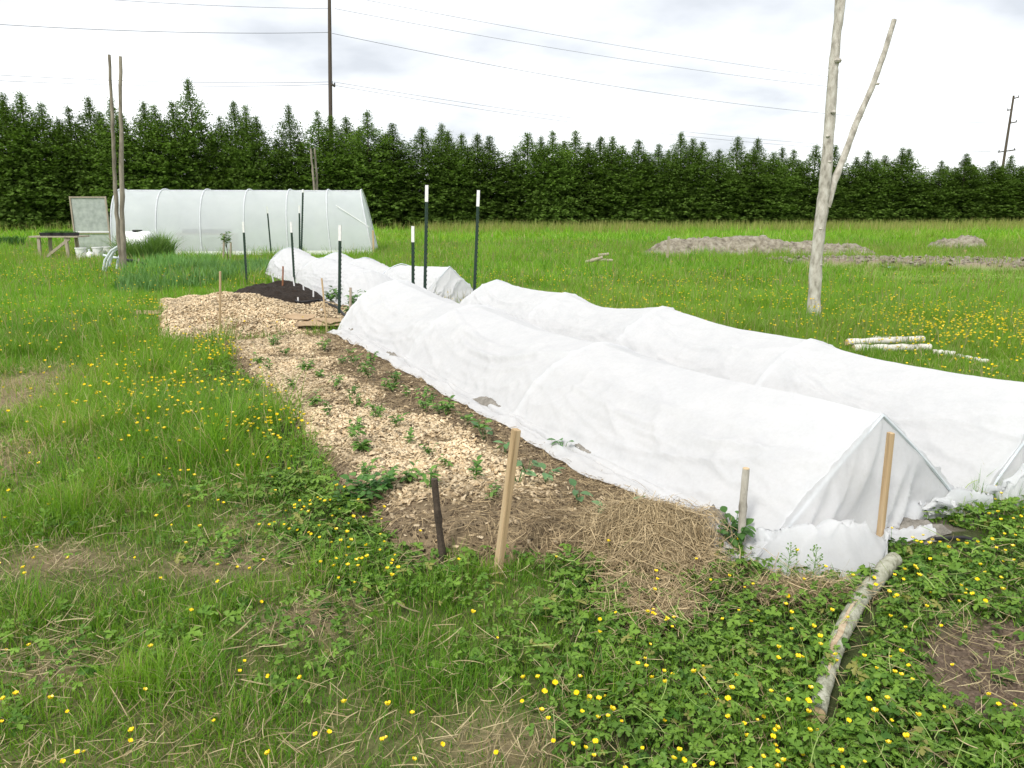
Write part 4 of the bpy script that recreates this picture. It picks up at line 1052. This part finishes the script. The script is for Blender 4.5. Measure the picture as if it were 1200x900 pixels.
V, T = scatter(BALL, BF, np.stack([x, y, hg(x, y)], 1), rotmats(R.uniform(0, 6, m), R.normal(0, .5, m)), np.stack([R.uniform(.02, .12, m), R.uniform(.02, .1, m), R.uniform(.015, .05, m)], 1))
tag(link('soil_clods', np_mesh('soil_clods', V, T, M_heap)), kind='stuff')
r, s, x, y = rnd_rs(16000, 1.0, 2.36, 2.6, 9.6); k = (bed_mask(r, s) > .3) & (chipzone(r, s) < .5); x, y = x[k], y[k]; m = len(x)
q = R.uniform(.003, .013, m) * np.where(R.random(m) < .04, 2.0, 1)
V, T = scatter(BALL, BF, np.stack([x, y, bed_h(x, y)], 1), rotmats(R.uniform(0, 6, m), R.normal(0, .6, m)), np.stack([q, q * .8, q * .6], 1))
tag(link('soil_crumbs', np_mesh('soil_crumbs', V, T, M_bed, percol(mixc((.05, .036, .024), (.22, .16, .1), R.random(m)), len(BALL)))), kind='stuff')
n = 5000; y = R.uniform(1.5, 6.5, n); x = R.uniform(-1, 1, n) * (.76 * y + .4); k = R.random(n) < clover(x, y) * (1 - blocked(x, y)) * .5; x, y = x[k], y[k]; m = len(x)
V, T, mm = strips(x, y, lambda a, b: hg(a, b) + .045, R.uniform(.04, .13, m), R.uniform(.0015, .003, m), 4, .9, .5, .03)
tag(link('green_runners', np_mesh('green_runners', V, T, M_leaf, percol(mixc((.16, .27, .05), (.34, .42, .14), R.random(m)), mm))), kind='stuff')
# mulch lumps in the bare patch at the lower right
c = G(1165, 800); n = 3000; x = c.x + .18 + R.normal(0, .3, n); y = c.y + R.normal(0, .3, n); k = soilpatch(x, y) > .4; x, y = x[k], y[k]; m = len(x)
V, T = scatter(BALL, BF, np.stack([x, y, hg(x, y)], 1), rotmats(R.uniform(0, 6, m), R.normal(0, .5, m)), np.stack([R.uniform(.004, .02, m), R.uniform(.004, .012, m), R.uniform(.003, .009, m)], 1))
tag(link('mulch', np_mesh('mulch', V, T, m_noise('mulch_soil', (.06, .04, .028), (.2, .15, .105), 30, .95, .6))), kind='stuff')
# wood scraps in the field
SGr = 'grey wood scraps in the meadow'
for i, (p, q, lab) in enumerate((((686, 310), (706, 304), 'leaning grey wood scrap on the left of the meadow scraps'), ((694, 309), (718, 307), 'longest grey wood scrap lying at the front of the meadow scraps'), ((702, 306), (714, 303), 'short grey wood scrap on top of the meadow scraps'))):
    a, b = G(p[0], p[1]), G(q[0], p[1]); a.z = .06 + .05 * i; b.z = .2 if i != 1 else .08; a.y += .1 * i; b.y += .1 * i
    o = log(a, b, .05, .045, lab, M_staked, 'wood_scrap', SGr); o['category'] = 'wood scrap'
# pale blue plastic piece
c = G(1040, 317); u, v = np.meshgrid(np.linspace(-1, 1, 12), np.linspace(-1, 1, 8), indexing='ij')
V = np.stack([u * .26, v * .09, .05 + .1 * np.maximum(-u, 0) ** 2 + .04 * fbm(u * 3, v * 3, 7)], 2).reshape(-1, 3)
o = link('plastic_scrap', np_mesh('plastic_scrap', V, grid_faces(12, 8), m_noise('pale_blue_plastic', (.42, .62, .64), (.55, .74, .75), 5, .4), None, True)); o.location = (c.x, c.y, .02)
tag(o, 'pale blue crumpled plastic scrap on the bare soil strip', 'plastic scrap')

# ------------------------------------------------------------------ compost, cardboard, tags
cc = xy(2.5, 13.75)
o = clod(0, 0, 1, 1, .3, '', 31, 'compost_heap', M_compost, None, 'compost heap', None, 0) if False else None
def compost():
    nu, nv = 34, 60; rr = np.linspace(0, 1, nu)[:, None]; a = np.linspace(0, 2 * PI, nv, endpoint=False)[None]
    e = 1 + .3 * (fbm(np.cos(a) * 2 + 5, np.sin(a) * 2 + 5, 31) - .5) * 2; lr = rr * np.cos(a) * .85 * e; ls = rr * np.sin(a) * 1.35 * e
    X, Y = xy(lr, ls); z = .26 * (1 - rr ** 2.2) * (.7 + .6 * fbm(X * 2, Y * 2, 32)) + (fbm(X * 11, Y * 11, 33) - .5) * .09 - .04 * rr ** 3
    Fc = [(i * nv + k, (i + 1) * nv + k, (i + 1) * nv + (k + 1) % nv, i * nv + (k + 1) % nv) for i in range(nu - 1) for k in range(nv)]
    p = G(328, 346, .1); o = link('compost_heap', np_mesh('compost_heap', np.stack([X, Y, z], 2).reshape(-1, 3), Fc, M_compost, None, True)); o.location = (p.x, p.y, .05)
    tag(o, 'dark brown heap of crumbly compost behind the wood chips', 'compost heap'); return p
cp = compost()
TGp = 'small white plant tags in the compost'
for i, (px, py, lab) in enumerate(((321, 335, 'white plant tag at the top left of the compost'), (334, 333, 'white plant tag at the crest of the compost'), (356, 339, 'white plant tag right of centre on the compost'), (367, 341, 'white plant tag at the right flank of the compost'), (349, 345, 'white plant tag lowest on the compost'), (345, 337, 'white plant tag beside the dark post on the compost'), (378, 357, 'white plant tag low among the wood chips'))):
    p = G(px, py + 3, .2); lr, ls = rs(p.x - cp.x, p.y - cp.y); q = math.hypot(lr / .85, ls / 1.35); p.z = .1 + .26 * max(0, 1 - q ** 2.2); o = MB().box((0, 0, .05), (.025, .004, .16), None, .9).build('plant_tag', M_plast, loc=(p.x, p.y, p.z - .05)); o.rotation_euler = (random.uniform(-.15, .15), random.uniform(-.2, .2), random.uniform(-.3, .3)); tag(o, lab, 'plant tag', TGp)
def card(px, py, w, d, rz, lab, seed):
    c = G(px, py); nu, nv = 14, 10; u, v = np.meshgrid(np.linspace(-.5, .5, nu), np.linspace(-.5, .5, nv), indexing='ij')
    bend = .05 * fbm(u * 2.5, v * 2.5, seed); top = np.stack([u * w, v * d * (1 + .1 * np.sin(u * 9)), bend + .006], 2).reshape(-1, 3); bot = top - np.array([0, 0, .006])[None]
    Fc = np.concatenate([grid_faces(nu, nv), grid_faces(nu, nv)[:, ::-1] + nu * nv]); ring = [i * nv for i in range(nu)] + [(nu - 1) * nv + k for k in range(1, nv)] + [i * nv + nv - 1 for i in range(nu - 2, -1, -1)] + [k for k in range(nv - 2, 0, -1)]
    side = [(ring[i], ring[(i + 1) % len(ring)], ring[(i + 1) % len(ring)] + nu * nv, ring[i] + nu * nv) for i in range(len(ring))]
    o = link('cardboard_sheet', np_mesh('cardboard_sheet', np.concatenate([top, bot]), np.concatenate([Fc, np.array(side)]), M_card)); o.location = (c.x, c.y, float(top_h(np.array([c.x]), np.array([c.y]))[0]) + .02); o.rotation_euler = (.05, .04, rz)
    tag(o, lab, 'cardboard', 'flattened cardboard at the bed end')
card(375, 389, .6, .45, .3, 'flattened cardboard sheet under the leaning lath stake', 1)
card(350, 386, .45, .3, -.3, 'smaller cardboard piece tucked left of the leaning lath stake', 2)
card(392, 388, .35, .3, .8, 'cardboard corner lying just right of the leaning lath stake', 3)
card(178, 370, .45, .28, .3, 'cardboard scrap at the left edge of the chip mound', 4)

# ------------------------------------------------------------------ plants
def leaf_shape(L, W, fold=.25, droop=.3):
    V = [(0, 0, 0)]; pr = [(.2, .7), (.45, 1), (.7, .8), (.88, .4)]
    V += [(u * L, w * W / 2, fold * w * W * .5 - droop * u * u * L) for u, w in pr] + [(L, 0, -droop * L)] + [(u * L, -w * W / 2, fold * w * W * .5 - droop * u * u * L) for u, w in pr[::-1]] + [(u * L, 0, -droop * u * u * L) for u, _ in pr]
    m = 10; Fs = [(0, 1, m), (0, m, 9), (1, 2, m + 1, m), (9, m, m + 1, 8), (2, 3, m + 2, m + 1), (8, m + 1, m + 2, 7), (3, 4, m + 3, m + 2), (7, m + 2, m + 3, 6), (4, 5, m + 3), (6, m + 3, 5)]
    return V, Fs
def plant_mesh(name, seed, ns, h, leafL, leafW, per, c1, c2, spread=.5, compound=True):
    rg = random.Random(seed); V, Fs, C = [], [], []
    for i in range(ns):
        az = rg.uniform(0, 6.28); sp = rg.uniform(.1, spread); hh = h * rg.uniform(.6, 1.1); tip = Vector((math.cos(az) * sp * hh, math.sin(az) * sp * hh, hh))
        b = len(V); t = .003
        V += [(-t, 0, -.01), (t, 0, -.01), tuple(tip + Vector((t * .5, 0, 0))), tuple(tip - Vector((t * .5, 0, 0)))]; Fs.append((b, b + 1, b + 2, b + 3)); C += [c1] * 4
        for k in range(per):
            u = .35 + .65 * (k + 1) / per; p = tip * u; a2 = az + (k % 2 * 2 - 1) * rg.uniform(.5, 1.5) if k < per - 1 else az
            lv, lf = leaf_shape(leafL * rg.uniform(.7, 1.15), leafW * rg.uniform(.8, 1.1)); M = Matrix.Rotation(a2, 3, 'Z') @ Matrix.Rotation(rg.uniform(-.7, .2), 3, 'Y') @ Matrix.Rotation(rg.uniform(-.4, .4), 3, 'X')
            b = len(V); V += [tuple(M @ Vector(q) + p) for q in lv]; Fs += [tuple(b + i for i in f) for f in lf]; t_ = rg.random(); C += [tuple(c1[j] + (c2[j] - c1[j]) * t_ for j in range(3))] * len(lv)
    me = bpy.data.meshes.new(name); me.from_pydata(V, [], Fs); me.materials.append(M_leaf); a = me.attributes.new('tint', 'FLOAT_COLOR', 'POINT')
    a.data.foreach_set('color', np.array([(*c, 1) for c in C], np.float32).ravel()); me.update(); return me
seed_me = [plant_mesh('bean_seedling', 300 + i, 4 + i % 4, .085 + .015 * (i % 3), .042, .022, 5, (.07, .17, .03), (.17, .30, .06)) for i in range(6)]
pot_me = [plant_mesh('potato_plant', 320 + i, 7, .24, .09, .05, 7, (.05, .13, .025), (.12, .24, .05)) for i in range(3)]
bras_me = [plant_mesh('cabbage_seedling', 340 + i, 6, .09, .062, .042, 1, (.09, .19, .07), (.16, .29, .13), .7) for i in range(4)]
def place(me, name, x, y, k, label, cat, group):
    o = link(name, me); z = float(top_h(np.array([x]), np.array([y]))[0]); o.location = (x, y, z); o.rotation_euler = (0, 0, random.uniform(0, 6.28)); o.scale = (k, k, k); return tag(o, label, cat, group)
C8 = [(370, 245), (405, 285), (540, 270), (310, 315), (350, 340), (480, 340), (605, 315), (645, 325), (690, 345), (530, 370), (435, 405), (580, 400), (635, 432), (665, 275), (745, 310), (500, 465), (565, 510), (650, 550), (720, 500), (795, 545), (755, 405), (785, 410), (840, 440), (885, 445), (900, 485), (870, 380), (655, 600), (675, 625), (840, 605), (915, 650), (970, 685), (690, 730), (765, 740), (830, 740), (1070, 740), (910, 770), (1130, 800), (1090, 570), (970, 505), (1025, 450), (980, 440), (650, 465), (945, 495), (1140, 520), (1090, 485), (465, 345), (670, 355), (700, 370), (725, 515), (360, 250)]
for i, (a, b) in enumerate(C8):
    px, py = 200 + a / 3, 320 + b / 3; g = G(px, py + 4, .07); r_, s_ = rs(g.x, g.y)
    if r_ > 2.2: g.x, g.y = xy(2.2 - .1 * random.random(), s_); r_ = 2.2
    if chipzone(r_, s_) > .5: lab, grp = 'small green seedling poking up through the pale wood chips of the bed', 'seedlings in the wood chips'
    elif r_ > 2.05: lab, grp = 'small green seedling in the brown mulch along the white cloth hem', 'seedlings along the cloth hem'
    else: lab, grp = 'small green seedling in the brown straw mulch of the bed', 'seedlings in the straw mulch'
    place(seed_me[i % 6], 'bean_seedling', g.x, g.y, random.uniform(.8, 1.3), lab, 'seedling', grp)
C6 = [(455, 110, 'blue green cabbage seedling right behind the thick leaning stake'), (515, 165, 'blue green cabbage seedling just right of the thick leaning stake'), (565, 192, 'blue green cabbage seedling a little right of the leaning stake, in straw'), (655, 258, 'blue green cabbage seedling halfway from the stake to the fabric corner'), (730, 303, 'blue green cabbage seedling left of the near corner one'), (797, 315, 'largest blue green cabbage seedling near the front right corner of the bed'), (617, 112, 'blue green cabbage seedling close to the white hem behind the stake'), (395, 75, 'farthest blue green cabbage seedling beyond the leaning stake'), (800, 372, 'lowest blue green cabbage seedling half covered by spilled straw'), (490, 198, 'blue green cabbage seedling tucked at the side of the leaning stake')]
for i, (a, b, lab) in enumerate(C6):
    g = G(400 + a / 2.367, 480 + b / 2.367 + 5, .08); place(bras_me[i % 4], 'cabbage_seedling', g.x, g.y, 1.0 if 'largest' not in lab else 1.35, lab, 'seedling', 'cabbage seedlings in the straw')
for i, (px, py, lab) in enumerate(((388, 360, 'leafy potato plant left of the white tipped post in the chips'), (396, 352, 'leafy potato plant right behind the white tipped post'), (418, 362, 'leafy potato plant at the foot of the far cover'), (414, 374, 'lowest leafy potato plant beside the thin grey stick'), (428, 354, 'leafy potato plant touching the far cover hem'), (404, 347, 'farthest leafy potato plant before the far cover'))):
    g = G(px, py, .05); place(pot_me[i % 3], 'potato_plant', g.x, g.y, random.uniform(.85, 1.15), lab, 'potato plant', 'potato plants by the far cover')
weed_me = plant_mesh('leafy_weed', 350, 12, .13, .06, .035, 4, (.05, .14, .03), (.11, .23, .05), .6)
for px, py, k, lab in ((857, 652, 1.0, 'broad leaved green weed growing left of the bark stick'), (432, 600, 1.1, 'bushy green weed at the left corner of the bed'), (405, 600, .9, 'lower green weed beside the bushy corner weed'), (448, 592, .9, 'green weed growing on the straw edge behind the corner weed')):
    g = G(px, py); place(weed_me, 'leafy_weed', g.x, g.y, k, lab, 'weed', 'leafy weeds at the bed corners')
# shepherd's purse stalks with tiny white flowers
def stalk(px, py, h, lab):
    g = G(px, py); o = MB(); P = []
    o.tube([(0, 0, -.01), (.01, 0, h * .5), (.02, .01, h)], [.002, .0016, .001], 5)
    rg = random.Random(px)
    for i in range(34):
        t = .35 + .65 * i / 34; a = rg.uniform(0, 6.28); L = .045 * (1.15 - t) + .01; p0 = Vector((.02 * t, .01 * t, h * t)); p1 = p0 + Vector((math.cos(a) * L, math.sin(a) * L, L * .7)); o.tube([p0, p1], .0007, 3)
        o.box(p1, (.005, .004, .005))
    s = o.build('wild_stalk', M_stem, loc=(g.x, g.y, float(hg(g.x, g.y)))); tag(s, lab, 'wild plant', 'wispy flowering stalks before the near cover')
stalk(918, 694, .2, 'wispy flowering stalk left, in front of the fallen white cloth'); stalk(948, 698, .205, 'wispy flowering stalk right, in front of the fallen white cloth')
# onion / garlic patch, tall tussock and sapling
def blade_patch(name, px, py, rx, ry, n, h0, h1, w0, w1, c1, c2, label, cat, lean=.25):
    c = G(px, py); a = R.uniform(0, 6.28, n); q = np.sqrt(R.random(n)); x = q * np.cos(a) * rx; y = q * np.sin(a) * ry
    V, T, cc_ = blades(x, y, np.zeros(n), R.uniform(h0, h1, n) * (.45 + 1.1 * fbm(x * 1.6 + px, y * 1.6, 97)), R.uniform(w0, w1, n), np.abs(R.normal(lean, .15, n)), mixc(c1, c2, R.random(n)), 3)
    o = link(name, np_mesh(name, V, T, M_leaf, cc_)); o.location = (c.x, c.y, float(hg(c.x, c.y))); return o
tag(blade_patch('onion_leaves', 238, 325, 1.15, 3.4, 5200, .2, .42, .012, .035, (.09, .21, .05), (.19, .35, .11), '', ''), kind='stuff')
tag(blade_patch('onion_leaves', 205, 316, .9, 2.2, 2200, .25, .5, .012, .035, (.09, .22, .05), (.2, .36, .1), '', ''), kind='stuff')
tag(blade_patch('grass_tussock', 172, 304, .8, .8, 2600, .5, .95, .02, .04, (.11, .22, .05), (.26, .38, .12), '', '', .5), 'tall grassy tussock in front of the white tank', 'tussock')
tag(blade_patch('leafy_bush', 3, 290, .8, .7, 1500, .25, .5, .03, .06, (.03, .1, .02), (.07, .17, .03), '', '', .5), 'dark green leafy clump at the far left edge of the lawn', 'bush')
sp = at(266, 300, 23.0); sap = empty('sapling', (sp.x, 23.0, 0))
MB().tube([(0, 0, -.05), (.02, 0, .4), (0, 0, .85)], [.012, .01, .005], 6).build('stem', M_barkd, sap)
lv = plant_mesh('leaves', 360, 16, .42, .12, .07, 4, (.07, .16, .03), (.16, .28, .05), .4); link('leaves', lv, sap, (0, 0, .45))
tag(sap, 'small leafy sapling between two sticks before the greenhouse', 'sapling')

# ------------------------------------------------------------------ sky, sun, camera
W = bpy.data.worlds.new('World'); SC.world = W; W.use_nodes = True; nt = W.node_tree; nt.nodes.clear()
SUN_EL, SUN_AZ = math.radians(50), math.radians(-150)     # azimuth from +Y towards +X
out = nt.nodes.new('ShaderNodeOutputWorld'); bg = nt.nodes.new('ShaderNodeBackground'); bg.inputs['Strength'].default_value = .1
sky = nt.nodes.new('ShaderNodeTexSky'); sky.sky_type = 'NISHITA'; sky.sun_disc = False; sky.sun_elevation = SUN_EL; sky.sun_rotation = SUN_AZ
tc = nt.nodes.new('ShaderNodeTexCoord'); sep = nt.nodes.new('ShaderNodeSeparateXYZ'); nt.links.new(tc.outputs['Generated'], sep.inputs[0])
def mth(op, a, b):
    x = nt.nodes.new('ShaderNodeMath'); x.operation = op
    for i, v in enumerate((a, b)):
        if isinstance(v, (int, float)): x.inputs[i].default_value = v
        else: nt.links.new(v, x.inputs[i])
    return x.outputs[0]
zz = mth('ADD', mth('MAXIMUM', sep.outputs[2], 0.0), .22)
cmb = nt.nodes.new('ShaderNodeCombineXYZ'); nt.links.new(mth('DIVIDE', sep.outputs[0], zz), cmb.inputs[0]); nt.links.new(mth('DIVIDE', sep.outputs[1], zz), cmb.inputs[1])
nz = nt.nodes.new('ShaderNodeTexNoise'); nz.inputs['Scale'].default_value = .9; nz.inputs['Detail'].default_value = 6; nz.inputs['Roughness'].default_value = .5; nt.links.new(cmb.outputs[0], nz.inputs['Vector'])
rp = nt.nodes.new('ShaderNodeValToRGB'); e = rp.color_ramp.elements; e[0].position = .38; e[0].color = (.44, .46, .49, 1); e[1].position = .60; e[1].color = (.86, .87, .88, 1); nt.links.new(nz.outputs['Fac'], rp.inputs[0])
sc_ = nt.nodes.new('ShaderNodeVectorMath'); sc_.operation = 'SCALE'; sc_.inputs['Scale'].default_value = 10.0; nt.links.new(rp.outputs[0], sc_.inputs[0])
mx = nt.nodes.new('ShaderNodeMix'); mx.data_type = 'RGBA'; mx.inputs[0].default_value = .93; nt.links.new(sky.outputs[0], mx.inputs[6]); nt.links.new(sc_.outputs[0], mx.inputs[7])
nt.links.new(mx.outputs[2], bg.inputs['Color']); nt.links.new(bg.outputs[0], out.inputs['Surface'])
sun = bpy.data.lights.new('sun', 'SUN'); sun.energy = 1.7; sun.angle = math.radians(12); sun.color = (1, .96, .9)
so = bpy.data.objects.new('sun', sun); COL.objects.link(so)
sd = Vector((math.sin(SUN_AZ) * math.cos(SUN_EL), math.cos(SUN_AZ) * math.cos(SUN_EL), math.sin(SUN_EL))); so.rotation_euler = sd.to_track_quat('Z', 'Y').to_euler(); so.location = sd * 50
cam = bpy.data.cameras.new('camera'); cam.sensor_width = 36; cam.lens = F * 36 / 1200; cam.clip_end = 3000; cam.clip_start = .05
co = bpy.data.objects.new('camera', cam); COL.objects.link(co); co.location = (0, 0, CZ); co.rotation_euler = (PI / 2 - TH, 0, 0); SC.camera = co
SC.view_settings.view_transform = 'Standard'; SC.view_settings.look = 'None'; SC.view_settings.exposure = 0.85; SC.view_settings.gamma = 1
SC.cycles.max_bounces = 8; SC.cycles.transparent_max_bounces = 12
